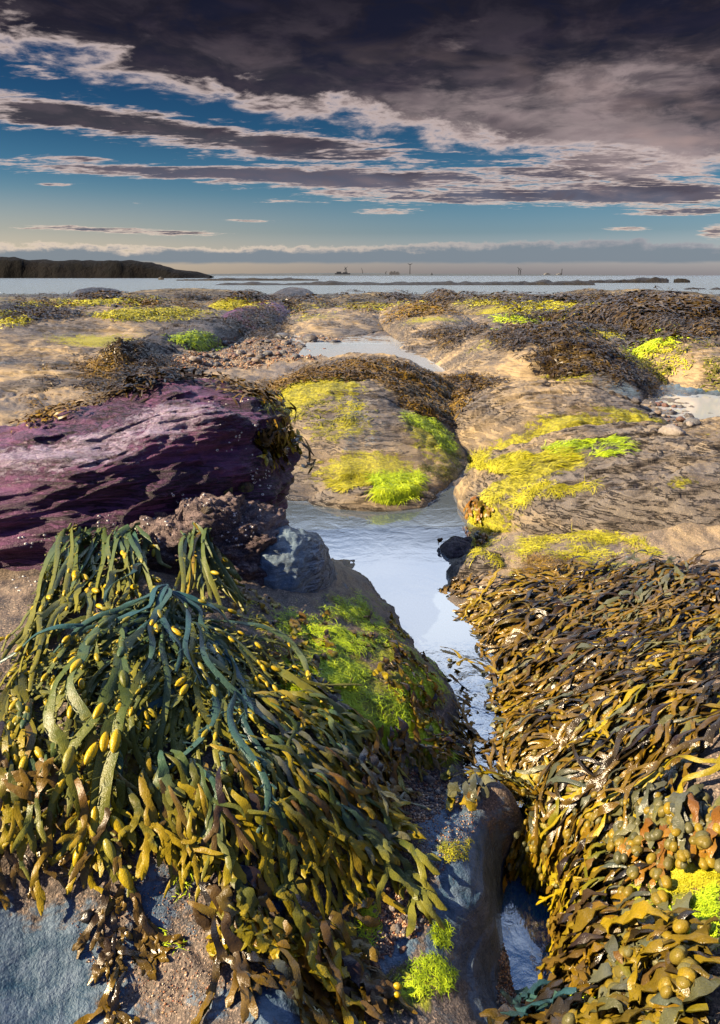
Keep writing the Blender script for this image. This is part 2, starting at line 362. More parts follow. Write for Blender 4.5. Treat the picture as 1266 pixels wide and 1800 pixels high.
# near ground is greyer and speckled with shell sand, the shelf beyond is tan sandstone
def near_to_far():
    m, b = newmat('foreshore_rock'); p = wpos(); x, y, z = sep(p)
    dist = M_('SQRT', x * x + y * y)
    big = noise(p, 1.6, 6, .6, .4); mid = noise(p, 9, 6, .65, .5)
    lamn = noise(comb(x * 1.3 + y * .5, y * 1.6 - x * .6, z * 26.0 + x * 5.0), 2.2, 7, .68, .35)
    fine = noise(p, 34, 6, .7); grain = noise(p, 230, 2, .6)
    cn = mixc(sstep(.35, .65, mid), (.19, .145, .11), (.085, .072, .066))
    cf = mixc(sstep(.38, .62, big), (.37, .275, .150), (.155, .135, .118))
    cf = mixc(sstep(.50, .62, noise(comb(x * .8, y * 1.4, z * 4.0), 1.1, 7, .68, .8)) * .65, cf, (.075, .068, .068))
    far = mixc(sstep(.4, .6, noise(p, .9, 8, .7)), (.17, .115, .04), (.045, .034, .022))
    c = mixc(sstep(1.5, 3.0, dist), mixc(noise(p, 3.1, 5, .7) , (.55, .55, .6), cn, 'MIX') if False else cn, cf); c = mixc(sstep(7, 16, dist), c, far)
    c = mixc(sstep(.55, .40, lamn) * .4, c, (.05, .043, .042))
    c = mixc(sstep(.55, .66, grain) * .7, c, (.50, .36, .26)); c = mixc(sstep(.43, .33, grain) * .8, c, (.02, .018, .018))
    c = mixc(sstep(.36, .64, attr('blue') + (mid - .5) * 2.0 + (fine - .5) * 1.1), c, mixc(sstep(.3, .7, fine), (.025, .07, .12), (.15, .21, .28)))
    al = attr('algae'); an = noise(p, 16, 7, .72, .6)
    am = sstep(.42, .62, al + (an - .5) * 1.5) * sstep(.02, .18, al)
    c = mixc(am * .9, c, mixc(sstep(.35, .7, noise(p, 60, 4, .7)), (.12, .14, .010), (.42, .45, .012)))
    wt = sstep(.3, .7, attr('wet') + (fine - .5) * .7)
    c = mixc(wt * .55, c, (.05, .05, .055))
    bump(b, lamn * .6 + fine * .7 + grain * .22 + am * .3 + mid * .8, .010)
    setp(b, Base_Color=c, Roughness=M_('MAXIMUM', .5 + (fine - .5) * .5 - wt * .33, .12), Specular_IOR_Level=.25)
    return m
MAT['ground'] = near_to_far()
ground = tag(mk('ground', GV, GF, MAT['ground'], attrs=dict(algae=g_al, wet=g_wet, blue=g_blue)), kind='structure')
add_surf(GV, GF)

# ------------------------------------------------------------------ bedrock domes, each a rock of its own
def dome(label, L, Rr, base, crest, H, mat='sand', name='rock_dome', cat='rock', p=2.2, e=.75, skew=0.0, seed=0, back=None, nr=90, nt=220, rough=1.0, al=(), blue=(), per=None, group=None, zb=None, edge=1.0, ledge=1.0, crack=1.0):
    zb_ = .03 if zb is None else zb
    F_ = P((L + Rr) / 2, base, zb_); C_ = P((L + Rr) / 2, crest, zb_ + H * .97)
    rf = max(C_.y - F_.y, .12); rb = back if back else rf * .9; cy = C_.y
    ymid = cy - rf * .35; sc = ymid / (P(633, 900, 0).y) 
    k = lambda px: P(px, 900, 0).x / P(px, 900, 0).length
    # half width from the bearing of the left and right ends
    def xat(px): d = ray(px, base); return d.x / d.y * ymid
    x0, x1 = xat(L), xat(Rr); cx = (x0 + x1) / 2; hw = (x1 - x0) / 2
    th = np.linspace(0, 2 * np.pi, nt, endpoint=False); rr = np.linspace(0, 1.1, nr) ** .85
    r, t = np.meshgrid(rr, th, indexing='ij')
    wob = 1 + .16 * edge * fbm(np.cos(t) * 1.3 + seed, np.sin(t) * 1.3, seed * 3.7, 4)
    ct, st = np.cos(t), np.sin(t)
    X = cx + hw * r * ct * wob; Y = cy + np.where(st < 0, rf, rb) * r * st * wob + skew * (hw * r * ct)
    X = X.ravel(); Y = Y.ravel(); rr1 = r.ravel()
    g = ground_z(X, Y)
    s_ = max(hw, rf)
    prof = np.where(rr1 < 1, (1 - np.minimum(rr1, 1) ** p) ** e, -(rr1 - 1) * 1.2)
    lump = fbm(X / s_ * 1.7 + seed, Y / s_ * 1.7, seed * 1.3, 6, .52)
    Z = np.where(rr1 < 1, np.maximum(g, zb_ - .05) * .6 + zb_ * .4, g) + H * prof * (1 + .42 * rough * lump)
    Z = Z + .03 * rough * min(s_, 1.2) * fbm(X / s_ * 7, Y / s_ * 7, seed, 4) * np.clip(1.05 - rr1, 0, 1)
    pr = per or .075 * max(s_, .5) ** .5
    Z2 = strata(Z, X, Y, pr, pr * .3 * ledge); Z = np.where(rr1 < 1.0, Z2, Z)
    cn = fbm(X * 1.1 + seed * 5, Y * 4.6 - X * .8, seed, 4, .55); cm = np.clip(2.2 * pnoise(X * 1.3 + seed, Y * 1.3, 3.0) + .35, 0, 1)
    Z = Z - np.clip(1.05 - rr1, 0, .3) / .3 * cm * (.028 * crack * np.exp(-(cn / .035) ** 2) - .018 * crack * np.tanh(cn * 9))
    Z = np.where(rr1 >= 1.0, np.minimum(Z, g - .02), Z)
    V = np.stack([X, Y, Z], -1); F = gridF(nr, nt, True)
    wet = np.clip(1 - (Z - .0) / .04, 0, 1)
    loc = (cx, cy, zb_)
    o = mk(name, V, F, MAT[mat], loc=loc, attrs=dict(algae=blobmask(V, al), blue=blobmask(V, blue), wet=wet))
    tag(o, label, cat, group); add_surf(V, F); return o

# the three big slabs around the pool
dome('broad dome of pale sandstone behind the pool with a cap of brown weed', 395, 865, 884, 640, .44, seed=1.3, skew=.10, nr=170, nt=420, p=1.75, e=.92, rough=.6, per=.075, edge=.7,
     al=[(520,705,.3,.55,.45,1.0),(470,740,.2,.45,.4,.95),(600,740,.3,.35,.25,.6),(760,760,.2,.22,.4,.95),(650,840,.06,.4,.2,.85),(430,690,.3,.6,.6,.9)], ledge=.8, blue=[(640,800,.15,.4,.5,.36)])  # the blue patch paints the greyish shade of the front face into the stone
dome('long grey sandstone slab right of the brown weed cap, split by one dark crack', 755, 1215, 850, 676, .36, seed=4.1, skew=-.05, nr=170, nt=420, p=2.1, e=.8, rough=.5, per=.10, edge=.6,
     al=[(1000,790,.12,.45,.2,.9),(1110,770,.15,.35,.2,.75),(880,815,.05,.4,.25,.9)], blue=[(1170,740,.1,.15,.3,.4)])
dome('wide cracked sandstone slab above the right hand seaweed with a yellow green rim', 812, 1560, 1010, 782, .30, seed=7.7, skew=.05, nr=190, nt=460, p=2.8, e=.62, rough=.45, per=.06, edge=.6,
     al=[(850,900,.12,.16,.25,.9),(930,850,.2,.4,.12,.85),(1090,955,.18,.35,.12,1.0),(950,970,.12,.32,.14,1.0),(1200,880,.25,.15,.06,.55),(1240,790,.3,.1,.1,.5)], ledge=1.25)
# low lip at the pool edge under the green tuft
dome('low wet ledge at the pool edge under a bright green tuft', 545, 770, 890, 842, .075, seed=2.2, nr=70, nt=200, p=2.5, e=.6, per=.03, al=[(640,850,.07,.3,.06,.8)], rough=.8)
dome('tiny grey stone island with one brown sprig at the right of the pool', 775, 845, 962, 938, .05, mat='pitted', seed=9.2, nr=40, nt=90, al=[(800,955,.02,.05,.03,.6)])
dome('small blue grey slab sloping into the pool beneath the large tan slab', 790, 900, 1035, 985, .05, seed=3.2, nr=50, nt=120, p=2, e=.8)

# middle distance
MID = [
 ('tan sandstone hump with a drape of dark weed right of the far wet sand', 770, 1160, 705, 578, .46, dict(seed=5.5, al=[(1000,640,.3,.4,.5,.6),(860,600,.4,.5,.4,.5)], blue=[(1100,670,.2,.3,.5,.5)], nr=120, nt=320, p=2.2, e=.7)),
 ('flat pale slab spreading left behind the purple boulder', -160, 372, 705, 630, .16, dict(seed=6.1, nr=110, nt=300, p=3.5, e=.4, al=[(60,690,.2,.6,.2,.4)], blue=[(40,650,.2,.7,.5,.35)])),
 ('smooth grey tan hump left of the gravel with a yellowish crown', -60, 410, 628, 543, .42, dict(seed=8.3, nr=120, nt=300, p=2.4, e=.7, al=[(180,560,.5,1.2,.7,.8),(300,555,.5,.8,.7,.6)], blue=[(330,600,.25,.6,.5,.55)])),
 ('dark broken rock block with a green moss saddle beside the gravel', 250, 405, 635, 565, .34, dict(seed=2.7, mat='darkrock', al=[(340,600,.3,.4,.4,.9)], p=3, e=.45)),
 ('weed covered reddish knoll standing before the gravel bed', 150, 305, 688, 612, .30, dict(seed=3.9, mat='darkrock', p=2, e=.8, al=[(180,640,.3,.2,.2,.4)])),
 ('purple backed knoll hung with brown weed left of the gravel', 375, 515, 600, 531, .45, dict(seed=1.9, mat='purple', p=2, e=.8)),
 ('low pale slab right of the purple backed knoll', 480, 700, 592, 546, .28, dict(seed=12.3, p=2.6, e=.6, al=[(560,555,.3,1,.8,.55)])),
 ('wide rounded tan slab in the middle distance with a shaded right end', 660, 850, 612, 541, .40, dict(seed=10.2, p=2.8, e=.6, al=[(760,555,.4,.8,.8,.7)])),
 ('thin tan shelf carrying brown weed before the right water gully', 700, 860, 640, 600, .12, dict(seed=13.7, p=2.5, e=.6)),
 ('yellow green crusted rock on the right bank of the gully', 1095, 1330, 690, 598, .36, dict(seed=14.9, al=[(1150,640,.3,.5,.5,.95),(1230,660,.2,.5,.3,.7)], p=2.2, e=.7)),
 ('small sandy hump cut by the right edge below the gully', 1175, 1420, 790, 738, .14, dict(seed=15.2, p=2, e=.7)),
 ('dark squat boulder at the right bank topped with green', 1170, 1262, 608, 560, .34, dict(seed=16.4, mat='darkrock', al=[(1175,585,.3,.3,.3,.8)], p=2.6, e=.5)),
 ('dark triangular rock lying between two weed banks on the right', 1070, 1120, 622, 594, .18, dict(seed=17.8, mat='darkrock', p=1.6, e=.9, nr=50, nt=100)),
 ('long dark weed covered ridge across the right middle distance', 1010, 1330, 592, 528, .55, dict(seed=18.1, mat='far', al=[(1080,580,.4,.6,.5,.6)], p=2.2, e=.7)),
 ('yellow topped shelf with a pale undercut face right of the round dark boulder', 800, 1080, 570, 522, .40, dict(seed=19.3, mat='far', al=[(850,535,.4,3,2,1.0),(980,540,.4,3,2,.9)], p=3.2, e=.4)),
 ('round dark boulder standing on the middle slabs', 752, 812, 543, 515, .45, dict(seed=20.6, mat='darkrock', p=2.2, e=.55, nr=60, nt=120)),
 ('green tongue of rock beside the small bright puddle', 830, 960, 585, 556, .22, dict(seed=21.2, al=[(900,570,.2,.8,.8,.8)], p=2.4, e=.6)),
 ('long bright yellow mossed mound left of centre', 160, 375, 568, 538, .30, dict(seed=22.5, mat='far', al=[(280,550,.3,2,1,1.2)], p=2.6, e=.6)),
 ('yellow mossed hump behind the long bright mound', 90, 290, 548, 519, .42, dict(seed=23.1, mat='far', al=[(230,528,.4,2,2,1.1),(120,530,.4,2,2,.8)], p=2.4, e=.6)),
 ('yellow patched mound between purple knoll and shore', 360, 480, 546, 522, .35, dict(seed=24.4, mat='far', al=[(395,530,.3,1,1.5,1.1)], p=2.4, e=.6)),
 ('pale slab with yellow cap just right of the purple knoll', 480, 590, 560, 524, .35, dict(seed=25.8, mat='far', al=[(530,545,.3,1,1,.9)], p=2.4, e=.6)),
 ('black rock cluster at the far left edge', -30, 116, 572, 531, .40, dict(seed=26.3, mat='darkrock', p=2.4, e=.55)),
 ('yellow capped rock cut by the left edge', -60, 42, 590, 548, .3, dict(seed=27.9, mat='far', al=[(10,560,.3,1,1,1.0)], p=2.4, e=.6)),
 ('low brown ridge of weedy rock in the centre distance', 560, 760, 545, 517, .40, dict(seed=28.6, mat='far', al=[(640,530,.3,3,2,.75)], p=2.4, e=.6)),
 ('dark flat topped rock on the shoreline at the left', 135, 186, 520, 505, .42, dict(seed=29.4, mat='darkrock', p=3, e=.4, nr=40, nt=80)),
 ('pair of rounded rocks on the shoreline left of centre', 475, 548, 522, 507, .38, dict(seed=30.3, mat='darkrock', p=2.4, e=.5, nr=50, nt=90)),
 ('low dark bank of shoreline rock behind the left mounds', 180, 430, 528, 509, .35, dict(seed=31.1, mat='far', p=2.4, e=.6)),
 ('low dark bank of shoreline rock at the right', 960, 1300, 530, 511, .42, dict(seed=32.7, mat='far', p=2.4, e=.6, al=[(1100,520,.3,3,3,.4)])),
]
for (lab, L, Rr, base, crest, H, kw) in MID:
    kw['e'] = kw.get('e', .75) + .2; kw.setdefault('nr', 80); kw.setdefault('nt', 200); dome(lab, L, Rr, base, crest, H, **kw)

# ------------------------------------------------------------------ the purple boulder, its pitted foot and the blue grey stone
def boulder(label, c, ax, rotz, mat, seed, nu=150, nv=260, sq=(.55, .6), disp=.12, fine=.03, per=.07, lam=.02, tilt=(0, 0), name='boulder', al=(), fn=None, dents=(), crk=0.0):
    u = np.linspace(-np.pi / 2, np.pi / 2, nu); v = np.linspace(-np.pi, np.pi, nv, endpoint=False); U, Vv = np.meshgrid(u, v, indexing='ij')
    sp = lambda a, k: np.sign(a) * np.abs(a) ** k
    d = np.stack([sp(np.cos(U), sq[0]) * sp(np.cos(Vv), sq[1]), sp(np.cos(U), sq[0]) * sp(np.sin(Vv), sq[1]), sp(np.sin(U), sq[0])], -1).reshape(-1, 3)
    n = d / np.linalg.norm(d, axis=1)[:, None]
    k = 1 + disp * fbm(n[:, 0] * 1.6 + seed, n[:, 1] * 1.6, n[:, 2] * 1.6 + seed, 4) * 1.6
    X = d * k[:, None] * np.array(ax)
    if fn is not None: X = fn(X)
    s_ = max(ax)
    q = X / s_
    X = X + n * (fine * fbm(q[:, 0] * 3 + seed, q[:, 1] * 3, q[:, 2] * 9, 5, .55))[:, None]
    # beds: steps in and out with height along a tilted bedding plane
    h = X[:, 2] + tilt[0] * X[:, 0] + tilt[1] * X[:, 1] + .05 * fbm(q[:, 0] * 2, q[:, 1] * 2, seed + 3, 4)
    cc = h / per; f = cc - np.floor(cc); stp = np.where(f < .85, f / .85, (1 - f) / .15) - .5
    hn = n.copy(); hn[:, 2] *= .35
    X = X + hn * (lam * stp * np.clip(.6 + 1.5 * pnoise(q[:, 0] * 2.5, q[:, 1] * 2.5, q[:, 2] * 4 + seed), 0, 1.2))[:, None]
    if crk:
        cn = fbm(q[:, 0] * 2.2 + seed, q[:, 1] * 2.2, h / s_ * 13, 4, .55); cm = np.clip(.45 + 2 * pnoise(q[:, 0] * 3, q[:, 1] * 3, seed), 0, 1)
        X = X - n * (crk * cm * (.6 * np.exp(-(cn / .05) ** 2) + .8 * np.tanh(cn * 8)))[:, None]
        X = X + n * (crk * .45 * fbm(q[:, 0] * 22, q[:, 1] * 22, q[:, 2] * 40, 3))[:, None]
    cs, sn = math.cos(rotz), math.sin(rotz)
    W = np.stack([X[:, 0] * cs - X[:, 1] * sn, X[:, 0] * sn + X[:, 1] * cs, X[:, 2]], -1) + np.array(c)
    for (p3, rad, dep) in dents:
        dd = W - np.array(p3); g = np.exp(-(dd ** 2).sum(1) / rad ** 2); W = W - n * (g * dep)[:, None]
    F = gridF(nu, nv, True)[:, ::-1]
    base = (c[0], c[1], c[2] - ax[2])
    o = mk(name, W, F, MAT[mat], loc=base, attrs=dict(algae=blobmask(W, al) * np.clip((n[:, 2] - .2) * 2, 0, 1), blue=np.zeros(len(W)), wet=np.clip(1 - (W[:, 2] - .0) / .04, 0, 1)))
    tag(o, label, 'rock'); add_surf(W, F); return o
def purple_shape(X):
    # ridge high to the far right, falling to the near left; right end pinched to a snout
    t = X[:, 0] / .95
    X[:, 2] *= 1 - .22 * np.clip(-t, 0, 1.2) ; X[:, 2] += .165 * t
    X[:, 1] *= 1 - .35 * np.clip(t - .2, 0, 1)
    under = np.clip(-X[:, 2] / .2, 0, 1); X[:, 1] *= 1 - .18 * under; X[:, 2] *= 1 + .85 * under * np.clip(t * 1.6, 0, 1)
    X[:, 2] += .055 * np.exp(-((t - .6) / .28) ** 2) * np.clip(X[:, 2] / .2, 0, 1) - .05 * np.clip(t - .85, 0, 1) * 4 * np.clip(X[:, 2] / .2, 0, 1)
    X[:, 1] += .20 * (X[:, 2] - .165 * t) / .29 * np.clip(.6 - X[:, 1], 0, 1)
    return X
boulder('large layered purple boulder with pale sky sheen painted on top at the left', (-1.20, 2.38, .33), (.93, .52, .29), R(14), 'purple', 4.4, crk=.010, nu=300, nv=640, sq=(.62, .66), disp=.10, fine=.05, per=.085, lam=.022, tilt=(-.26, .30), fn=purple_shape,
        al=[(330,722,.72,.30,.20,1.0),(180,755,.68,.35,.18,.9),(40,800,.6,.35,.14,.75),(40,920,.5,.15,.06,.5)])  # these patches paint sky sheen along the boulder top
boulder('pitted grey pedestal of rock crusted with barnacles under the purple boulder', (-.54, 2.14, .18), (.31, .26, .26), R(10), 'pitted', 8.8, nu=180, nv=320, sq=(.8, .8), disp=.13, fine=.04, per=.05, lam=.015, crk=.012)
hole = P(492, 965, .22)
boulder('smooth blue grey stone with a dark hollow beside the pool', (-.245, 2.12, .12), (.15, .24, .22), R(-15), 'slate', 6.6, nu=110, nv=180, sq=(.9, .9), disp=.09, fine=.010, per=.09, lam=.004, dents=[((hole.x, hole.y, .2), .055, .09)])

# ------------------------------------------------------------------ water
def water_mat(name, tintc, ior, bumps, rough=.02, bscale=(8, 8), deep=.0, murk_sheen=(.2, .3, .4), stream=False):
    m = bpy.data.materials.new(name); m.use_nodes = True; S.nt = nt = m.node_tree; nt.nodes.clear()
    p = wpos(); x, y, z = sep(p)
    n1 = noise(comb(x * bscale[0], y * bscale[1], 0.0), 1.0, 5, .55, .8); n2 = noise(comb(x * bscale[0] * 4, y * bscale[1] * 4, 0.0), 1.0, 4, .6, .5)
    bp = nt.nodes.new('ShaderNodeBump'); bp.inputs['Distance'].default_value = bumps; hh = n1 + n2 * .25
    if stream: hh = hh * (1.0 + sstep(2.1, 1.6, y) * 16)
    nt.links.new(hh.k, bp.inputs['Height'])
    fr = nt.nodes.new('ShaderNodeFresnel'); fr.inputs[0].default_value = ior; nt.links.new(bp.outputs[0], fr.inputs['Normal'])
    gl = nt.nodes.new('ShaderNodeBsdfGlossy'); gl.inputs['Roughness'].default_value = rough; nt.links.new(bp.outputs[0], gl.inputs['Normal']); gl.inputs[0].default_value = (.95, .97, 1, 1)
    tr = nt.nodes.new('ShaderNodeBsdfTransparent'); tr.inputs[0].default_value = (*tintc, 1)
    df = nt.nodes.new('ShaderNodeBsdfDiffuse'); df.inputs[0].default_value = (*murk_sheen, 1)
    m1 = nt.nodes.new('ShaderNodeMixShader'); m1.inputs[0].default_value = deep
    if stream: nt.links.new((sstep(1.6, 2.3, y) * deep).k, m1.inputs[0])
    nt.links.new(tr.outputs[0], m1.inputs[1]); nt.links.new(df.outputs[0], m1.inputs[2])
    m2 = nt.nodes.new('ShaderNodeMixShader'); nt.links.new(fr.outputs[0], m2.inputs[0]); nt.links.new(m1.outputs[0], m2.inputs[1]); nt.links.new(gl.outputs[0], m2.inputs[2])
    o = nt.nodes.new('ShaderNodeOutputMaterial'); nt.links.new(m2.outputs[0], o.inputs[0]); return m
MAT['pool'] = water_mat('pool_water', (.75, .85, .92), 3.4, .0012, .02, (5, 5), .22, (.35, .45, .55), True)
MAT['lower'] = water_mat('lower_pool_water', (.45, .7, .9), 2.6, .002, .02, (9, 9), .55, (.05, .24, .50))  # blue diffuse share paints in a sky reflection the pool does not catch
MAT['sea'] = water_mat('sea_water', (.1, .15, .2), 1.34, .30, .16, (.9, 2.2), 1.0, (.16, .20, .235))
def sheet(name, x0, x1, y0, y1, z, mat, nx=2, ny=2, loc=None):
    X, Y = np.meshgrid(np.linspace(x0, x1, nx), np.linspace(y0, y1, ny), indexing='ij')
    return tag(mk(name, np.stack([X.ravel(), Y.ravel(), np.full(X.size, z)], -1), gridF(nx, ny), MAT[mat]), kind='structure')
sheet('pool_water', -.6, .62, 1.255, 3.9, 0.0, 'pool')
sheet('lower_pool_water', .22, .50, .84, 1.21, -.13, 'lower')
MAT['puddle'] = water_mat('puddle_water', (.75, .85, .92), 3.0, .0015, .04, (5, 5), .65, (.62, .68, .75))  # pale diffuse share stands in for the reflection of a brighter sky
sheet('gully_water', 1.9, 6.5, 5.0, 10.5, -.012, 'puddle')
sheet('puddle_water', -.9, 1.6, 7.6, 12.0, .066, 'puddle')
sheet('far_puddle_water', -6, 4.5, 12.2, 19, .015, 'puddle')
sheet('sea', -4000, 4000, 46, 14000, -.30, 'sea')

# ------------------------------------------------------------------ surface search
_v, _f, _n = [], [], 0
for V, F in SURF:
    a, b, c = V[F[:, 0]], V[F[:, 1]], V[F[:, 2]]; nn = np.cross(b - a, c - a); cen = V.mean(0)
    flat = np.abs(nn[:, 2]).sum() * .999 <= abs(nn[:, 2].sum())
    sgn = nn[:, 2].sum() if flat else ((a - cen) * nn).sum()
    if sgn < 0: F = F[:, ::-1]
    _v.append(V); _f.append(F + _n); _n += len(V)
BV = BVHTree.FromPolygons(np.concatenate(_v).tolist(), np.concatenate(_f).tolist())
del _v, _f
CAMP = Vector((0, 0, CAMH))
def hit(px, py):
    l, n, i, d = BV.ray_cast(CAMP, ray(px, py), 400)
    return l
def near(p):
    l, n, i, d = BV.find_nearest(p)
    return l, n
rnd = random.Random(11)
U = rnd.uniform
ZUP = Vector((0, 0, 1))

# ------------------------------------------------------------------ ribbons draped over the rock
def walk(p, target, length, n, lift=(.004, .01), bend=0.0, head=None, homing=.5, wig=.12, grav=.15, arch=0.0):
    """a path of n+1 points that follows the surface from p towards target; returns (point, tangent, normal)"""
    ds = length / n; loc, nor = near(p); pts_ = []
    d = (head or (target - p)).normalized(); l0, l1 = lift; ph = U(0, 6.3)
    for i in range(n + 1):
        s = i / n
        want = (target - p); want = want.normalized() if want.length > .02 else d
        g = d * (1 - homing) + want * homing - ZUP * grav * .3 + d.cross(nor) * (bend * math.cos(s * 3.14) + wig * math.sin(ph + s * 7))
        d = g - nor * g.dot(nor)
        if d.length < 1e-5: d = Vector((U(-1, 1), U(-1, 1), 0))
        d.normalize()
        h = l0 + (l1 - l0) * s + arch * math.sin(s * 3.14) ** .8
        pts_.append(loc + nor * h)
        p = loc + d * ds; loc, nor2 = near(p); nor = (nor * .45 + nor2 * .55).normalized()
    for _ in range(2):
        q = pts_[:]
        for i in range(1, n): pts_[i] = q[i - 1] * .25 + q[i] * .5 + q[i + 1] * .25
    out_ = []
    for i in range(n + 1):
        t = (pts_[min(i + 1, n)] - pts_[max(i - 1, 0)]).normalized(); _, nn = near(pts_[i])
        nn = (nn - t * nn.dot(t)); nn = nn.normalized() if nn.length > 1e-4 else ZUP
        out_.append((pts_[i], t, nn))
    return out_
def hang(a, b, n, bulge, lift=.01, wig=.012):
    pts_ = []; d = b - a; side = d.cross(ZUP).normalized(); ph = U(0, 6.3)
    for i in range(n + 1):
        s = i / n; p = a + d * s + Vector((0, -.45, .9)) * bulge * math.sin(math.pi * s ** .65) + side * wig * math.sin(ph + 6 * s)
        l, nn = near(p); h = (p - l).dot(nn)
        if h < lift: p = l + nn * lift
        pts_.append(p)
    for _ in range(2):
        q = pts_[:]
        for i in range(1, n): pts_[i] = q[i - 1] * .25 + q[i] * .5 + q[i + 1] * .25
    out_ = []; vf = Vector((0, -.8, .6))
    for i in range(n + 1):
        t = (pts_[min(i + 1, n)] - pts_[max(i - 1, 0)]).normalized(); nn = (vf - t * vf.dot(t)).normalized(); out_.append((pts_[i], t, nn))
    return out_
class MB:
    def __init__(s): s.V = []; s.F = []; s.T = []; s.Q = []
    def ribbon(s, path, wf, th=.0014, roll=0.0, wave=0.0, mid=.0, tf=None, jag=0.0):
        """closed blade: left edge, top rib, right edge, underside"""
        n = len(path) - 1; b0 = len(s.V); mid = mid * rnd.choice((-1.2, .8, 1.4)); ph = U(0, 6.3); fr = U(5, 9)
        for i, (p, t, nn) in enumerate(path):
            u = i / n; wd = wf(u); a = roll * math.sin(ph + u * fr)
            side = t.cross(nn); sd = side * math.cos(a) + nn * math.sin(a); up = nn * math.cos(a) - side * math.sin(a)
            wl = wd * (1 + jag * U(-1, 1)); wr = wd * (1 + jag * U(-1, 1))
            e1 = wave * math.sin(ph + u * 23) * wd; e2 = wave * math.sin(ph * 2 + u * 19) * wd
            L_ = p + sd * wl + up * e1; R_ = p - sd * wr + up * e2
            s.V += [L_, p + up * (th + mid * wd), R_, R_ - up * th, p - up * (th - mid * wd), L_ - up * th]
            tv = tf(u) if tf else u; s.T += [tv] * 6
        for i in range(n):
            for k, m in ((0, 1), (1, 2), (3, 4), (4, 5)):
                a, b = b0 + i * 6 + k, b0 + i * 6 + m
                s.F.append((a, b, b + 6, a + 6))
    def build(s, name, mat, parent=None, base=None):
        if not s.F: return None
        V = np.array([tuple(v) for v in s.V], np.float32)
        if base is not None: V = V - np.array(base, np.float32)
        o = mk(name, V, np.array(s.F), MAT[mat], attrs=dict(t=s.T))
        if parent is not None: o.parent = parent
        return o
# bladder: one shared mesh, a plump ellipsoid with pointed ends
def ball_mesh(name, mat, nu=9, nv=12, pt=1.0):
    u = np.linspace(-np.pi / 2 + .02, np.pi / 2 - .02, nu); v = np.linspace(0, 2 * np.pi, nv, endpoint=False); A, B = np.meshgrid(u, v, indexing='ij')
    r = np.cos(A) ** pt
    o = mk(name, np.stack([r * np.cos(B), r * np.sin(B), np.sin(A)], -1).reshape(-1, 3), gridF(nu, nv, True), MAT[mat]); me = o.data
    bpy.data.objects.remove(o); return me
def place_ball(me, name, p, t, nn, sx, sy, sz, parent, base):
    o = bpy.data.objects.new(name, me); col.objects.link(o); o.parent = parent
    side = t.cross(nn)
    m = Matrix(((side.x * sx, nn.x * sy, t.x * sz, p.x - base[0]), (side.y * sx, nn.y * sy, t.y * sz, p.y - base[1]), (side.z * sx, nn.z * sy, t.z * sz, p.z - base[2]), (0, 0, 0, 1)))
    o.matrix_basis = m; return o

# ------------------------------------------------------------------ weed materials
def weed_mat(name, stops, tip, tipamt=.5, rough=.38, spec=.5, speck=.35):
    m, b = newmat(name); r = objrand(); t = attr('t'); p = wpos()
    n = noise(p, 45, 4, .6); f = noise(p, 420, 2, .5)
    c = ramp(M_('FRACT', r * 1.0 + (n - .5) * .22), stops)
    c = mixc(sstep(.25, 1.0, t + (n - .5) * .6) * tipamt, c, tip)
    c = mixc(sstep(.56, .7, f) * speck, c, mixc(1.0, c, (1.9, 1.8, 1.5), 'MULTIPLY')); c = mixc(sstep(.46, .3, f) * .4, c, mixc(1.0, c, (.4, .4, .4), 'MULTIPLY'))
    bump(b, n * .8 + f * .3, .0025)
    setp(b, Base_Color=c, Roughness=rough + (n - .5) * .3, Specular_IOR_Level=spec * .55); return m
MAT['egg'] = weed_mat('egg_wrack_blade', [(0, (.04, .075, .032)), (.3, (.07, .10, .022)), (.55, (.04, .10, .07)), (.8, (.11, .12, .014)), (1, (.055, .10, .055))], (.28, .23, .010), .5)
MAT['eggblue'] = weed_mat('blue_green_blade', [(0, (.02, .055, .07)), (.5, (.03, .09, .10)), (1, (.05, .10, .075))], (.06, .10, .05), .3, .3, .6)
MAT['bladder'] = weed_mat('yellow_bladder', [(0, (.42, .30, .008)), (.4, (.55, .38, .008)), (.75, (.30, .25, .015)), (1, (.2, .2, .04))], (.4, .3, .02), 0.0, .32, .6, .5)
MAT['serr'] = weed_mat('olive_flat_blade', [(0, (.15, .135, .006)), (.3, (.065, .075, .014)), (.55, (.28, .21, .006)), (.8, (.11, .055, .012)), (1, (.15, .12, .015))], (.38, .28, .006), .6)
MAT['brown'] = weed_mat('brown_flat_blade', [(0, (.06, .036, .011)), (.3, (.03, .019, .014)), (.5, (.17, .10, .008)), (.75, (.022, .014, .018)), (1, (.10, .07, .010))], (.26, .16, .012), .3, .34, .6)
MAT['dark'] = weed_mat('dark_glossy_blade', [(0, (.014, .011, .007)), (.22, (.035, .022, .005)), (.42, (.014, .008, .008)), (.62, (.16, .095, .005)), (.78, (.03, .022, .012)), (1, (.014, .015, .020))], (.30, .18, .004), .5, .25, 1.1)
MAT['grey'] = weed_mat('grey_green_blade', [(0, (.06, .075, .055)), (.35, (.10, .10, .065)), (.6, (.04, .045, .03)), (1, (.11, .105, .03))], (.22, .20, .05), .3, .3, .7)
MAT['gold'] = weed_mat('golden_blade', [(0, (.15, .10, .006)), (.4, (.07, .05, .008)), (.7, (.26, .18, .008)), (1, (.035, .026, .010))], (.32, .23, .01), .4, .3, .6)
MAT['rust'] = weed_mat('rust_orange_blade', [(0, (.20, .085, .010)), (1, (.13, .055, .012))], (.30, .16, .01), .5, .3, .6)
MAT['olivebl'] = weed_mat('olive_bladder', [(0, (.13, .105, .02)), (.4, (.24, .165, .012)), (.75, (.07, .07, .03)), (1, (.14, .125, .045))], (.4, .3, .02), 0.0, .34, .5, .3)
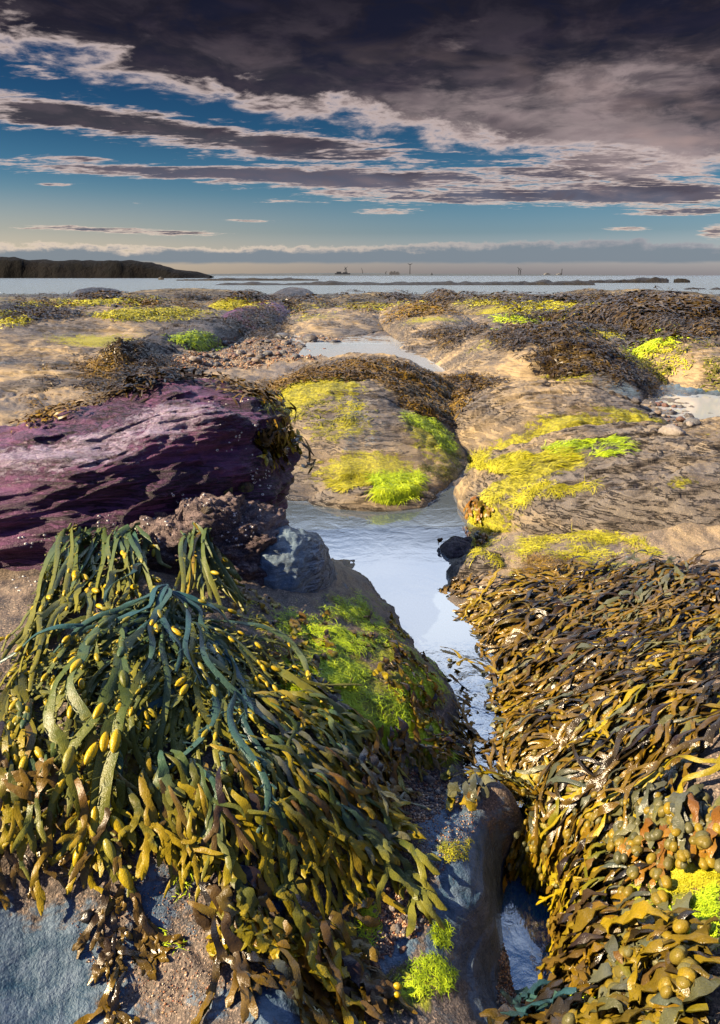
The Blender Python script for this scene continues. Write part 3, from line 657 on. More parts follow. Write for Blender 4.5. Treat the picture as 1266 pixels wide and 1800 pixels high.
BL_EGG = ball_mesh('bladder', 'bladder', pt=1.25); BL_OL = ball_mesh('bladder', 'olivebl', pt=.95)
BL_EGGG = ball_mesh('bladder', 'egg', pt=1.2)

def knob(root, base):
    u = np.linspace(-np.pi / 2, np.pi / 2, 9); v = np.linspace(0, 2 * np.pi, 14, endpoint=False); A, B = np.meshgrid(u, v, indexing='ij')
    n = np.stack([np.cos(A) * np.cos(B), np.cos(A) * np.sin(B), np.sin(A) * .6], -1).reshape(-1, 3); sd_ = U(0, 50)
    n = n * (.012 * (1 + .6 * fbm(n[:, 0] * 3 + sd_, n[:, 1] * 3, n[:, 2] * 3, 3)))[:, None]
    o = mk('holdfast', n, gridF(9, 14, True), MAT['dark'], attrs=dict(t=np.zeros(len(n)))); o.parent = root
def egg_frond(root, base, p, target, length, w, mat='egg', lift=(.02, .01), arch=.02, bend=0.0, nb=3, nibs=1.0, blfrac=1.0, blmat=None, homing=.4, head=None, hung=None):
    n = max(8, int(length / .016)); path = walk(p, target, length, n, lift, bend, head, homing, .16, .2, arch) if hung is None else hang(p, target, n, hung, lift[1])
    mb = MB(); at_ = sorted(rnd.sample(range(3, n - 1), min(nb, max(0, n - 5))))
    def wf(u):
        k = w * min(1, .45 + u * 3) * (1 - .55 * max(0, (u - .7) / .3))
        for b in at_: k *= 1 - .35 * math.exp(-((u * n - b) / .8) ** 2)
        return k
    mb.ribbon(path, wf, .0016, roll=.5, wave=.12, mid=.10, jag=.12)
    for i in range(1, n):      # short club shaped side shoots
        for sg in (-1, 1):
            if U(0, 1) < .42 * nibs:
                q, t, nn = path[i]; sd = t.cross(nn) * sg; L = U(.006, .02); a = U(.4, 1.0)
                d = (t * math.cos(a) + sd * math.sin(a) + nn * U(-.1, .5)).normalized(); q = q + sd * wf(i / n) * .8
                sp_ = [(q, d, nn), (q + d * L * .5, d, nn), (q + d * L * .9 + nn * L * U(-.2, .3), d, nn), (q + d * L * 1.05 + nn * L * U(-.2, .3), d, nn)]
                k = U(.0012, .0026); mb.ribbon(sp_, lambda u, k=k: k * (.5, 1.0, 1.15, .3)[int(round(u * 3))], .0009, tf=lambda u: .75)
    o = mb.build('frond', mat, root, base)
    for b in at_:
        if U(0, 1) > blfrac: continue
        q, t, nn = path[b]; g = U(.8, 1.25); me = blmat or (BL_EGG if b > n * .35 else BL_EGGG)
        place_ball(me, 'bladder', q + nn * .002, t, nn, w * .74 * g, w * .60 * g, w * 1.75 * g, o, base)
    # stalked bladders hanging off the side
    if blmat is None and U(0, 1) < .55 and nb:
        b = rnd.randrange(n // 2, n); q, t, nn = path[b]; sd = t.cross(nn) * rnd.choice((-1, 1)); d = (t + sd * U(.3, .9)).normalized(); q = q + sd * w
        place_ball(BL_EGG, 'bladder', q + d * w * 2, d, nn, w * .8, w * .7, w * 2.0, o, base)
    return o
def fork_frond(root, base, p, head, length, w, mat, levels=3, lift=.008, arch=.012, nbl=0, blme=None, ruffle=.5, spread=.36, tipround=True, bsize=.0058):
    mb = MB(); balls = []
    def rec(p, d, L, w0, lev, l0, u0):
        n = max(5, int(L / .009)); l1 = l0 * U(.6, 1.2)
        path = walk(p, p + d * 2, L, n, (l0, l1), U(-.25, .25), d, .12, .22, .25, arch if lev == levels else arch * .3)
        last = lev == 0; u1 = u0 + (1 - u0) * (.42 if not last else 1)
        first = lev == levels
        def wf(u):
            k = w0 * (.35 + .65 * min(1, u * 2.2) if first else 1.0)
            if last: k *= (1.12 if u < .8 else (1.0 - ((u - .8) / .2) ** 2 * .75))
            else: k *= 1 + .35 * max(0, u - .7) / .3
            return k
        mb.ribbon(path, wf, .0011, roll=ruffle, wave=ruffle * .45, mid=.10, tf=lambda u: u0 + (u1 - u0) * u, jag=.18)
        q, t, nn = path[-1]
        if nbl and not first and U(0, 1) < nbl:
            k = rnd.randrange(len(path)); a_, t_, n_ = path[k]; s_ = t_.cross(n_)
            for sg in (-1, 1):
                if U(0, 1) < .85: balls.append((a_ + s_ * sg * w0 * .75 + n_ * .002, t_, n_, U(.75, 1.2)))
        if not last:
            for sg in (-1, 1):
                if U(0, 1) < .92:
                    a = sg * U(.5, 1.3) * spread; dd = t * math.cos(a) + t.cross(nn) * math.sin(a)
                    rec(q - nn * l1 * .8 - t * .003, dd, L * U(.6, .95), w0 * U(.8, .98), lev - 1, l1, u1)
    rec(p, head, length * .42, w, levels, lift, 0.0)
    o = mb.build('frond', mat, root, base)
    for (q, t, nn, g) in balls[:40]:
        place_ball(blme or BL_OL, 'bladder', q, t, nn, bsize * g, bsize * g * .85, bsize * g * 1.25, o, base)
    return o

# ------------------------------------------------------------------ left: knotted egg wrack
def lerp(a, b, t): return a + (b - a) * t
def egg_clump(label, cx, cy, specs, sx=30, sy=14, name='egg_wrack'):
    c = hit(cx, cy); base = tuple(c); root = empty(name, base); tag(root, label, 'seaweed'); knob(root, base)
    for (tx, ty, w, mat, kw) in specs:
        s = kw.pop('start', None) or (cx + U(-sx, sx), cy + U(-sy, sy)); a = hit(*s); b = hit(tx, ty)
        L = (b - a).length * kw.pop('stretch', 1.04)
        egg_frond(root, base, a, b, max(L, .05), w, mat, **kw)
    return root
sp = []
for i in range(120):       # the big fan: from the far left round to the lower right
    u = (i + U(0, 1)) / 120; ang = lerp(-1.25, 1.22, u)   # 0 = straight down the picture
    k = abs(ang); Lp = lerp(490, 400, k / 1.3) * U(.45, 1.0) * (1.12 if -.5 < ang < -.15 else 1) * (1.05 if ang > .3 else .95)
    tx = 290 + math.sin(ang) * Lp * 1.0; ty = 1085 + math.cos(ang) * Lp * .95
    if tx < 5: ty += (5 - tx) * .1
    m = 'eggblue' if U(0, 1) < .13 else 'egg'
    sp.append((tx, ty, U(.0050, .0095), m, dict(lift=(U(.01, .05), U(.004, .018)), arch=U(.0, .02), bend=U(-.25, .25), nb=rnd.choice((1, 2, 2, 3, 4)))))
for (tx, ty) in [(100, 1600), (120, 1520), (185, 1560), (160, 1450), (70, 1500), (215, 1590)]:
    sp.append((tx, ty, .0115, 'egg', dict(lift=(.06, .012), arch=.03, bend=U(-.15, .15), nb=4, nibs=1.8, start=(U(200, 250), U(1110, 1180)))))
egg_clump('great fan of olive knotted wrack with long straps spilling down the left foreground', 290, 1085, sp)
sp = [(440, 1150, 0.0062, 'eggblue', dict(lift=(.06, .02), arch=.02, nb=1, nibs=0)), (90, 1165, 0.0066, 'eggblue', dict(lift=(.06, .03), arch=.02, nb=1, nibs=.1)), (0, 1175, 0.0062, 'eggblue', dict(lift=(.06, .02), arch=.02, nb=1, nibs=.1, start=(150, 1135))),
      (240, 1210, 0.0078, 'eggblue', dict(lift=(.07, .04), arch=.02, nb=1, nibs=.2)), (300, 1215, 0.0082, 'eggblue', dict(lift=(.07, .05), arch=.01, nb=1, nibs=.2)), (335, 1230, 0.0062, 'eggblue', dict(lift=(.06, .05), nb=1, nibs=.4)),
      (215, 1175, 0.0066, 'eggblue', dict(lift=(.06, .04), arch=.02, nb=1, nibs=.2)), (150, 1170, 0.0070, 'eggblue', dict(lift=(.07, .03), arch=.02, nb=1, nibs=.2)),
      (425, 1290, 0.0062, 'eggblue', dict(lift=(.055, .04), arch=.01, nb=0, nibs=.8, start=(340, 1130))), (450, 1480, 0.0074, 'eggblue', dict(lift=(.05, .03), arch=.02, nb=1, nibs=1.2, start=(400, 1240))),
      (400, 1160, 0.0055, 'eggblue', dict(lift=(.06, .02), nb=0, nibs=.2)), (185, 1095, 0.0070, 'eggblue', dict(lift=(.05, .05), nb=0, nibs=.1, start=(250, 1020), arch=.03)), (225, 1020, .008, 'egg', dict(lift=(.05, .04), nb=0, nibs=.1, start=(190, 1090)))]

egg_clump('few blue green straps splayed in a star over the top of the great olive fan', 288, 1072, sp, 8, 6)
sp = []
for i in range(46):
    u = U(0, 1); tx = lerp(40, 300, u) + U(-15, 15); ty = lerp(1150, 1075, u) + U(-70, 40)
    if rnd.random() < .25: tx, ty = U(10, 90), U(1130, 1230)
    sp.append((tx, ty, U(.0065, .010), 'egg', dict(lift=(U(.01, .05), U(.01, .04)), arch=U(.01, .04), bend=U(-.3, .3), nb=rnd.choice((0, 1, 1, 2)), nibs=.35, start=(lerp(105, 260, u) + U(-12, 12), 938 + U(-12, 14) + u * 6), hung=U(.01, .07))))
egg_clump('upper mop of olive green straps hanging from the lower edge of the purple boulder', 180, 950, sp)
sp = []
for i in range(30):
    u = U(0, 1); sp.append((lerp(305, 430, u), U(1020, 1100), U(.0055, .008), 'egg' if U(0, 1) < .8 else 'serr', dict(lift=(U(.01, .04), U(.005, .03)), arch=U(.01, .03), bend=U(-.3, .3), nb=rnd.choice((0, 1)), nibs=.2, start=(350 + U(-18, 18), 935 + U(-8, 12)), hung=U(.01, .05))))
egg_clump('small tuft of olive straps hanging below the limpets on the purple boulder', 350, 945, sp)
sp = []
for i in range(16):
    sp.append((U(-10, 60), U(1280, 1480), U(.006, .009), 'serr', dict(lift=(.02, .008), arch=.01, bend=U(-.3, .3), nb=rnd.choice((1, 2)), nibs=.5, start=(U(0, 70), U(1190, 1250)))))
egg_clump('yellowish straggle of wrack at the left edge beside the great fan', 30, 1230, sp)

def fork_clump(label, zone, heading, n, length, w, mats, name='wrack', **kw):
    """zone: list of pixel rectangles x0,y0,x1,y1 on the rock where the fronds start; heading in pixels"""
    c = hit(sum(z[0] + z[2] for z in zone) / 2 / len(zone), sum(z[1] + z[3] for z in zone) / 2 / len(zone)); base = tuple(c)
    root = empty(name, base); tag(root, label, 'seaweed'); knob(root, base)
    areas = [(z[2] - z[0]) * (z[3] - z[1]) for z in zone]; sprd = kw.pop('scatter', .5); lg = kw.pop('long', 1.0); length *= lg; n = int(n * (1.0 if lg == 1 else 1.1)); lifts = kw.pop('lifts', (.004, .045))
    ss = []
    for i in range(n):
        z = rnd.choices(zone, areas)[0]; ss.append((U(z[0], z[2]), U(z[1], z[3])))
    ss.sort(key=lambda s: -(s[0] * heading[0] + s[1] * heading[1]))      # roots furthest downhill first, later ones lie over them
    for i, (sx, sy) in enumerate(ss):
        a = hit(sx, sy); b = hit(sx + heading[0], sy + heading[1])
        if a is None or b is None: continue
        if -.1 < a.z < .014 and 'stream' not in label and 'pool wall' not in label and 'bottom' not in label: continue
        if a.y > 2.3 and 'left mound' in label: continue
        d = (b - a).normalized(); k = U(-1, 1) * sprd; d = Vector((d.x * math.cos(k) - d.y * math.sin(k), d.x * math.sin(k) + d.y * math.cos(k), d.z))
        m = rnd.choices([q[0] for q in mats], [q[1] for q in mats])[0]
        fork_frond(root, base, a, d, length * U(.6, 1.3), w * (U(.6, 1.4) if lg == 1 else U(.5, 1.15)), m, lift=U(*lifts), **kw)
    return root
fork_clump('loose olive and brown wrack at the lower left behind the two longest straps', [(0, 1290, 230, 1420)], (10, 90), 60, .16, .006, [('serr', 2), ('brown', 1.5), ('egg', 1)], levels=2, scatter=.5, ruffle=.45, name='wrack')
fork_clump('olive flat bladed wrack in a dense skirt under the tips of the great fan', [(230, 1330, 560, 1440)], (60, 120), 96, .18, .0062, [('serr', 3), ('brown', 1), ('egg', .5)], levels=2, scatter=.45, ruffle=.3)
fork_clump('yellow green flat wrack streaming right from the great fan towards the gravel', [(430, 1230, 600, 1400), (500, 1360, 640, 1470)], (120, 110), 90, .20, .0062, [('serr', 2), ('egg', 2), ('grey', 1)], levels=2, scatter=.35, ruffle=.35)
fork_clump('limp brown wrack lying in folds on the bottom left rock', [(330, 1520, 500, 1620), (400, 1620, 470, 1680)], (70, 70), 32, .17, .010, [('brown', 2), ('serr', 2), ('dark', .5)], levels=2, scatter=.7, ruffle=.6, lifts=(.004, .02))
fork_clump('long mottled brown fronds trailing to the bottom edge left of the gravel', [(470, 1560, 580, 1700)], (60, 120), 20, .18, .0095, [('brown', 2), ('serr', 1), ('grey', .6)], levels=2, scatter=.35, ruffle=.5, nbl=.14, blme=BL_EGG)
fork_clump('shrivelled purple brown scraps of wrack on the bottom left rock', [(190, 1540, 260, 1700), (0, 1440, 50, 1520), (190, 1700, 240, 1760)], (10, 80), 16, .11, .006, [('brown', 2), ('dark', 2)], levels=2, scatter=.8, lifts=(.002, .01), ruffle=.7)
fork_clump('dark shadowed wrack hanging at the right flank of the great fan', [(600, 1270, 690, 1380)], (20, 110), 30, .14, .008, [('dark', 3), ('brown', 1)], levels=2, scatter=.4)
fork_clump('brown ruffled wrack fringing the left mound where it meets the pool', [(610, 1075, 690, 1125), (670, 1130, 750, 1215), (715, 1215, 780, 1310)], (40, 90), 44, .09, .0065, [('brown', 2), ('gold', 1), ('dark', 1.2), ('serr', 1)], levels=2, scatter=.9, lifts=(.002, .02), ruffle=.6)
fork_clump('sparse yellow brown blades clinging under the grey pedestal', [(390, 1020, 480, 1100), (460, 1080, 600, 1180)], (50, 90), 30, .09, .008, [('serr', 2), ('gold', 1), ('brown', 1)], levels=1, scatter=.8, lifts=(.002, .012), ruffle=.5)
fork_clump('single dark blade draped across the bright green patch', [(525, 1185, 545, 1195)], (60, 60), 2, .22, .009, [('dark', 1)], levels=1, scatter=.1, lifts=(.006, .01))
fork_clump('dark brown sprig hanging off the right end of the purple boulder', [(462, 735, 492, 775)], (25, 130), 34, .19, .0085, [('dark', 1), ('brown', 2), ('serr', 1)], levels=2, scatter=.5, lifts=(.01, .06), ruffle=.6)
fork_clump('olive blades poking up at the mouth of the stream', [(800, 1340, 850, 1400)], (20, 60), 9, .10, .009, [('serr', 2), ('grey', 1)], levels=1, scatter=1.0, lifts=(.01, .03))
fork_clump('curled brown strap tangle at the outlet of the stream', [(700, 1300, 820, 1325)], (60, 25), 14, .11, .005, [('dark', 1)], levels=1, scatter=.6, lifts=(.004, .03))

# ------------------------------------------------------------------ right bank: bladder wrack
DK = [('dark', 10), ('brown', 1.0), ('gold', .7), ('grey', .5)]
GD = [('gold', 2.2), ('dark', 2.6), ('brown', 1), ('rust', .08)]
GR = [('grey', .8), ('dark', 6), ('serr', .7), ('gold', .9), ('rust', .04)]
RB = dict(levels=3, scatter=.5, ruffle=.55, name='bladder_wrack', long=1.75)
H_ = (-110, 70)
fork_clump('golden lit fringe of bladder wrack along the upper stream edge', [(900, 1030, 1010, 1090), (880, 1060, 930, 1110)], (-120, 40), 60, .14, .007, GD, **RB)
fork_clump('dark tangle of bladder wrack below the yellow green rim of the cracked slab', [(1010, 990, 1150, 1070)], (-110, 50), 66, .15, .0062, DK, **RB)
fork_clump('purplish grey curled bladder wrack at the top right corner of the weed bank', [(1130, 985, 1290, 1070)], (-80, 60), 70, .13, .008, [('dark', 4), ('grey', 1.3), ('brown', 1), ('rust', .08)], **RB)
fork_clump('slick dark bladder wrack overhanging the middle of the stream', [(960, 1090, 1060, 1180), (930, 1110, 980, 1190)], H_, 72, .15, .0075, DK, nbl=.06, **RB)
fork_clump('bladder wrack with rows of olive bladders above the stream bend', [(1030, 1120, 1150, 1220)], H_, 76, .15, .0075, DK, nbl=.16, **RB)
fork_clump('bladder wrack with fat yellow bladders at the right edge below the corner curls', [(1140, 1080, 1300, 1220)], (-90, 70), 84, .15, .0065, GR, nbl=.2, **RB)
fork_clump('blackish flattened bladder wrack drooping to the stream mouth', [(970, 1200, 1070, 1300)], (-110, 50), 76, .16, .0065, DK, nbl=.05, **RB)
fork_clump('mixed rusty and olive bladder wrack in the middle of the weed bank', [(1050, 1230, 1160, 1340)], H_, 78, .16, .0065, GR, nbl=.16, **RB)
fork_clump('grey green bladder wrack beside the bare patch at the right edge', [(1150, 1210, 1310, 1300)], (-80, 80), 44, .16, .0068, GR, nbl=.14, **RB)
fork_clump('bladder studded wrack bridging over the top of the lower pool', [(1005, 1350, 1100, 1420)], (-130, 40), 66, .15, .008, [('dark', 2), ('serr', 2), ('grey', 1)], nbl=.25, **RB)
fork_clump('cluster of grey green wrack heavy with round bladders over a rusty leaf', [(1070, 1370, 1190, 1470)], (-60, 80), 50, .13, .009, [('grey', 3), ('dark', 2), ('rust', .5)], nbl=.5, levels=2, scatter=.7, ruffle=.6, name='bladder_wrack', bsize=.0085)
fork_clump('few big bladdered fronds with an orange tip by the lower right edge', [(1190, 1380, 1290, 1440)], (-20, 90), 16, .14, .010, [('grey', 3), ('rust', 1)], nbl=.5, levels=2, scatter=.6, ruffle=.5, name='bladder_wrack', bsize=.009)
fork_clump('tight feathery drape of olive wrack on the right wall of the lower pool', [(1025, 1480, 1090, 1570)], (-70, 110), 80, .13, .0055, [('serr', 2), ('gold', 2), ('dark', 2)], nbl=.05, levels=3, scatter=.35, ruffle=.6, name='bladder_wrack')
fork_clump('wilted dark stalks spreading left across the lower right algae', [(1080, 1500, 1190, 1640)], (-130, 70), 22, .20, .006, [('dark', 4), ('grey', 1)], levels=2, scatter=.35, ruffle=.4, name='bladder_wrack', lifts=(.004, .02))
fork_clump('big blue grey forked frond with bladders at the bottom right', [(1090, 1690, 1200, 1770)], (-10, -90), 14, .17, .0095, [('grey', 3), ('dark', .6)], nbl=.4, levels=2, scatter=.5, ruffle=.35, name='bladder_wrack', bsize=.010)
fork_clump('brown gold blades folded across the lower right corner', [(1150, 1640, 1300, 1760)], (-110, 60), 34, .15, .0085, [('gold', 2), ('grey', 1), ('brown', 1), ('dark', 2)], nbl=.16, levels=2, scatter=.7, ruffle=.55, name='bladder_wrack', bsize=.009)
fork_clump('dark teal glossy blades lying across the bottom edge under the gravel', [(960, 1730, 1080, 1790)], (-150, 25), 14, .22, .011, [('eggblue', .7), ('dark', 3)], levels=1, scatter=.3, ruffle=.35, lifts=(.01, .03))
fork_clump('brown gold overhang of wrack at the foot of the lower pool wall', [(1040, 1600, 1120, 1690)], (-110, 90), 36, .15, .009, [('brown', 2), ('gold', 1), ('dark', 2)], levels=2, scatter=.5, ruffle=.6)
fork_clump('yellow bladdered wrack filling the bottom right corner', [(1100, 1740, 1290, 1830)], (-40, -40), 40, .13, .0085, [('dark', 1.5), ('grey', 1.5), ('gold', 2), ('serr', 1)], nbl=.25, levels=2, scatter=1.4, ruffle=.5, name='bladder_wrack', bsize=.010)
fork_clump('small dark wet sprig lying on the sandy slope at the pool edge', [(800, 1010, 850, 1030)], (-50, 40), 12, .10, .007, [('dark', 2), ('brown', 1)], levels=2, scatter=.6, lifts=(.004, .02))
fork_clump('rusty brown blades clinging to the left face of the cracked slab', [(835, 870, 850, 900), (835, 930, 860, 960)], (-10, 60), 34, .12, .008, [('rust', 2), ('gold', 2), ('brown', 1)], levels=1, scatter=.8, lifts=(.004, .03))
fork_clump('tiny upright brown sprig on the stone island in the pool', [(770, 948, 785, 956)], (-30, -30), 7, .06, .006, [('gold', 1), ('rust', 1)], levels=1, scatter=1.2, lifts=(.01, .03))
fork_clump('thin bare stalks crossing pale sand at the top of the weed bank', [(1000, 1005, 1030, 1020)], (-120, 30), 4, .30, .0025, [('dark', 1)], levels=1, scatter=.15, lifts=(.008, .012), spread=.15)
fork_clump('submerged drift of wrack in the narrow stream', [(850, 1200, 900, 1300)], (-10, 50), 26, .07, .006, [('dark', 2), ('grey', 2), ('gold', 1)], levels=1, scatter=1.6, lifts=(.035, .055), ruffle=.3)

from mathutils import noise as mn
def sn(x, y, z, o=3): return mn.fractal(Vector((x, y, z)), .7, 2.0, o) * .55
# ------------------------------------------------------------------ mats of weed and algae that nobody could count: one object each
def inpoly(x, y, poly):
    c = False; j = len(poly) - 1
    for i in range(len(poly)):
        xi, yi = poly[i]; xj, yj = poly[j]
        if (yi > y) != (yj > y) and x < (xj - xi) * (y - yi) / (yj - yi) + xi: c = not c
        j = i
    return c
def scatter(poly, n, jit=0.0):
    xs = [p[0] for p in poly]; ys = [p[1] for p in poly]; out_ = []; tries = 0
    while len(out_) < n and tries < n * 12:
        tries += 1; x, y = U(min(xs), max(xs)), U(min(ys), max(ys))
        rg = .10 * min(max(xs) - min(xs), 260); ry_ = .22 * (max(ys) - min(ys))
        if not inpoly(x + rg * sn(x / 22, y / 14, 1.5), y + ry_ * sn(x / 22, y / 14, 7.5), poly): continue
        # ragged border and gaps
        h = hit(x, y)
        if h is None: continue
        if jit:
            q = h + Vector((U(-1, 1), U(-.3, 1.6), 0)) * jit; l, nn, i, d = BV.ray_cast(q + Vector((0, 0, 1.0)), Vector((0, 0, -1)), 3)
            if l is not None and abs(l.z - h.z) < jit * 1.5: h = l
        out_.append(h)
    return out_
def tufts(name, label, poly, n, ln, wd, mat, steps=3, wig=.5, lift=.01, flow=None, gap=.0, freq=3.0, jit=0.0, curl=0.0, grav=.6):
    """thousands of little strands or blades lying on the rock; gap thins them into ragged patches"""
    V = []; F = []; T = []
    sc_ = freq
    for h in scatter(poly, n, jit):
        g = sn(h.x * sc_, h.y * sc_, h.z * sc_ + 3.3)
        if g < gap + .04 + U(-.22, .22): continue
        dist = (h - CAMP).length; L = ln * U(.5, 1.4); w_ = wd * U(.6, 1.3)
        loc, nn = near(h)
        a = U(0, 6.283); d = Vector((math.cos(a), math.sin(a), 0)) * wig - ZUP * grav
        if flow is not None: d = d + Vector(flow)
        h0 = U(0, lift); b0 = len(V); pp = loc; cv = U(-1, 1) * curl; ar = U(.02, .10) if ln > .06 or mat in ('capweed', 'darkweed') else U(0, .05); tv = U(0, 1) * .45 + .55 * min(1, max(0, .45 + g * 1.2))
        for i in range(steps + 1):
            s = i / steps
            d = d + Vector((U(-1, 1), U(-1, 1), U(-.3, .3))) * .25 * wig + d.cross(nn) * cv
            t = d - nn * d.dot(nn)
            t = t.normalized() if t.length > 1e-4 else Vector((1, 0, 0)); d = t * max(.4, d.length if i == 0 else 1.0) - ZUP * grav * .5
            sd = t.cross(nn); k = w_ * (1 - .75 * s ** 2) ; q = pp + nn * (h0 + .0015 + L * ar * math.sin(s * 3.1))
            tw = U(-.6, .6); sd = sd * math.cos(tw) + nn * math.sin(tw)
            V += [q + sd * k, q - sd * k]; T += [tv, tv]
            if i < steps:
                pp = pp + t * (L / steps)
                if i % 2 == 0 or L > .08: pp, nn = near(pp)
                F.append((b0 + 2 * i, b0 + 2 * i + 1, b0 + 2 * i + 3, b0 + 2 * i + 2))
    if not F: print('empty mat', label); return
    o = mk(name, np.array([tuple(v) for v in V]), np.array(F), MAT[mat], attrs=dict(t=T))
    tag(o, label, {'green_algae': 'algae'}.get(name, 'seaweed'), kind='stuff'); return o
def mat_mat(name, lo, mid_, hi, rough=.55, trans=0.0):
    m, b = newmat(name); t = attr('t'); p = wpos(); n = noise(p, 9, 5, .7)
    c = ramp(M_('MAXIMUM', M_('MINIMUM', t * .75 + (n - .5) * 1.3 + .12, 1.0), 0.0), [(0, lo), (.5, mid_), (1, hi)])
    setp(b, Base_Color=c, Roughness=rough, Specular_IOR_Level=.35); return m
MAT['algae'] = mat_mat('bright_green_filament', (.06, .10, .005), (.34, .48, .005), (.70, .80, .03))
MAT['algae_y'] = mat_mat('yellow_green_filament', (.10, .095, .006), (.38, .36, .008), (.66, .60, .04))
MAT['capweed'] = mat_mat('golden_brown_mat_weed', (.028, .017, .007), (.13, .075, .008), (.34, .21, .012), .45)
MAT['darkweed'] = mat_mat('dark_brown_mat_weed', (.010, .008, .006), (.042, .026, .010), (.15, .095, .012), .4)
MAT['moss'] = mat_mat('olive_moss', (.03, .035, .006), (.12, .12, .008), (.26, .24, .015), .6)
A, CW, DW = 'green_algae', 'weed_mat', 'weed_mat'
# near algae
tufts(A, 'brightest lime green algae down the middle of the left mound', [(480,1070),(560,1060),(660,1140),(720,1230),(700,1310),(600,1310),(520,1240),(480,1150)], 14000, 0.0360, 0.00086, 'algae', 5, 0.94, 0.0090, gap=.02, freq=9, curl=.9)
tufts(A, 'lime algae reaching up the mound crest toward the pool', [(570,1040),(650,1060),(750,1150),(790,1230),(740,1240),(670,1190),(600,1130)], 8500, 0.0324, 0.00086, 'algae', 5, 0.94, 0.0075, gap=.03, freq=9, curl=.9)
tufts(A, 'curved cushion of green algae at the foot of the left mound', [(700,1265),(760,1275),(800,1315),(790,1332),(720,1310)], 2550, 0.0324, 0.00086, 'algae', 5, 0.81, 0.0105, gap=-.5, freq=9)
tufts(A, 'thin yellowish algae between the fan and the blue grey stone', [(420,1050),(520,1060),(560,1130),(540,1260),(470,1170),(430,1100)], 2550, 0.0252, 0.00086, 'algae_y', 4, 1.08, 0.0045, gap=.12, freq=10)
tufts(A, 'wet green hair algae hanging at the bottom beside the gravel', [(580,1560),(640,1560),(665,1640),(640,1680),(590,1640)], 2873, 0.0216, 0.00070, 'algae', 5, 0.68, 0.003, gap=0.06, freq=12, flow=(.1,-.5,0), curl=1.6)
tufts(A, 'olive tuft of algae by the streaming wrack tips', [(650,1420),(700,1430),(760,1500),(720,1540),(680,1520)], 1193, 0.0130, 0.00070, 'algae_y', 4, 1.08, 0.003, gap=0.30, freq=14, curl=1.6)
tufts(A, 'round clump of algae on pale rock at the bottom centre', [(700,1690),(770,1680),(800,1710),(790,1745),(720,1750),(690,1720)], 1989, 0.0130, 0.00070, 'algae', 4, 1.20, 0.003, gap=0.10, freq=14, curl=1.6)
tufts(A, 'small algae tuft just above the bottom centre gravel', [(755,1630),(790,1625),(790,1665),(765,1665)], 503, 0.0130, 0.00070, 'algae', 4, 0.81, 0.003, gap=-0.10, curl=1.6)
tufts(A, 'algae dusting the rock at the outlet above the blue wall', [(770,1480),(830,1475),(820,1510),(780,1515)], 928, 0.0086, 0.00070, 'algae_y', 4, 1.20, 0.003, gap=-0.04, curl=1.6)
tufts(A, 'thin algae spots among grit on the bottom left rock', [(300,1500),(380,1500),(400,1560),(320,1690),(280,1650)], 1020, 0.0130, 0.00070, 'algae', 3, 1.20, 0.0045, gap=.18, freq=16)
tufts(A, 'dark green algae at the left edge under the wrack', [(0,1230),(60,1240),(80,1340),(50,1400),(0,1380)], 1360, 0.0216, 0.00078, 'moss', 4, 1.08, 0.0060, gap=.0, freq=10)
tufts(A, 'bright algae lawn among the wrack in the lower right corner', [(1130,1600),(1200,1590),(1266,1560),(1266,1660),(1200,1690),(1130,1670)], 5746, 0.0121, 0.00070, 'algae', 4, 1.20, 0.0075, gap=-.1, freq=10, curl=1.6)
tufts(A, 'streak of yellow green algae at the right edge under big bladders', [(1190,1520),(1266,1480),(1266,1560),(1180,1570)], 2652, 0.0121, 0.00070, 'algae_y', 4, 1.20, 0.003, gap=0.01, freq=10, curl=1.6)
tufts(A, 'algae peeping between clusters of round bladders', [(1030,1420),(1130,1440),(1150,1490),(1060,1480)], 1190, 0.0202, 0.00070, 'algae', 4, 1.20, 0.0090, gap=.0, freq=10)
tufts(A, 'algae at the bottom edge under the teal blades', [(1000,1740),(1060,1730),(1060,1790),(1000,1800)], 850, 0.0180, 0.00070, 'algae', 4, 1.20, 0.0075, gap=-.1, freq=10)
# cracked slab rim
tufts(A, 'bright yellow green algae band along the foot of the cracked slab', [(840,955),(900,950),(1000,935),(1080,935),(1130,950),(1175,985),(1100,1000),(980,985),(900,1000),(850,985)], 8840, 0.0360, 0.00109, 'algae_y', 4, 0.94, 0.0090, gap=.0, freq=6)
tufts(A, 'yellow green algae down the left shoulder of the cracked slab', [(835,875),(870,850),(960,850),(1060,845),(1050,855),(930,880),(880,900),(860,960),(830,985),(832,920)], 7140, 0.0432, 0.00117, 'algae_y', 4, 0.81, 0.0075, gap=.02, freq=5)
tufts(A, 'olive brown algae fringe below the slab rim on sand', [(900,985),(1010,975),(1040,1010),(960,1025),(905,1015)], 2000, .04, .0013, 'capweed', 4, .8, .01, gap=.02, freq=7)
tufts(A, 'pale green combed algae in the gap between the two big slabs', [(818,800),(900,805),(960,795),(1000,790),(1010,812),(940,830),(870,835),(825,820)], 6120, 0.0720, 0.00156, 'algae_y', 5, 0.47, 0.0090, gap=-.12, freq=3, flow=(1.1,.2,0))
tufts(A, 'green combed algae at the foot of the cracked grey slab', [(950,785),(1070,770),(1110,790),(1060,805),(960,805)], 4420, 0.0720, 0.00156, 'algae', 5, 0.47, 0.0090, gap=-.05, freq=3, flow=(1.1,.3,0))
tufts(A, 'vivid round tuft of green algae hanging over the pool edge ledge', [(655,840),(700,835),(740,835),(735,862),(705,882),(660,875)], 4420, 0.0576, 0.00148, 'algae', 5, 0.68, 0.0225, gap=-.6)
tufts(A, 'yellow streak of algae on the ledge left of the round tuft', [(580,850),(610,832),(670,828),(660,850),(600,862)], 2380, 0.0504, 0.00148, 'algae_y', 4, 0.68, 0.0075, gap=-.2, flow=(-.6,-.2,0))
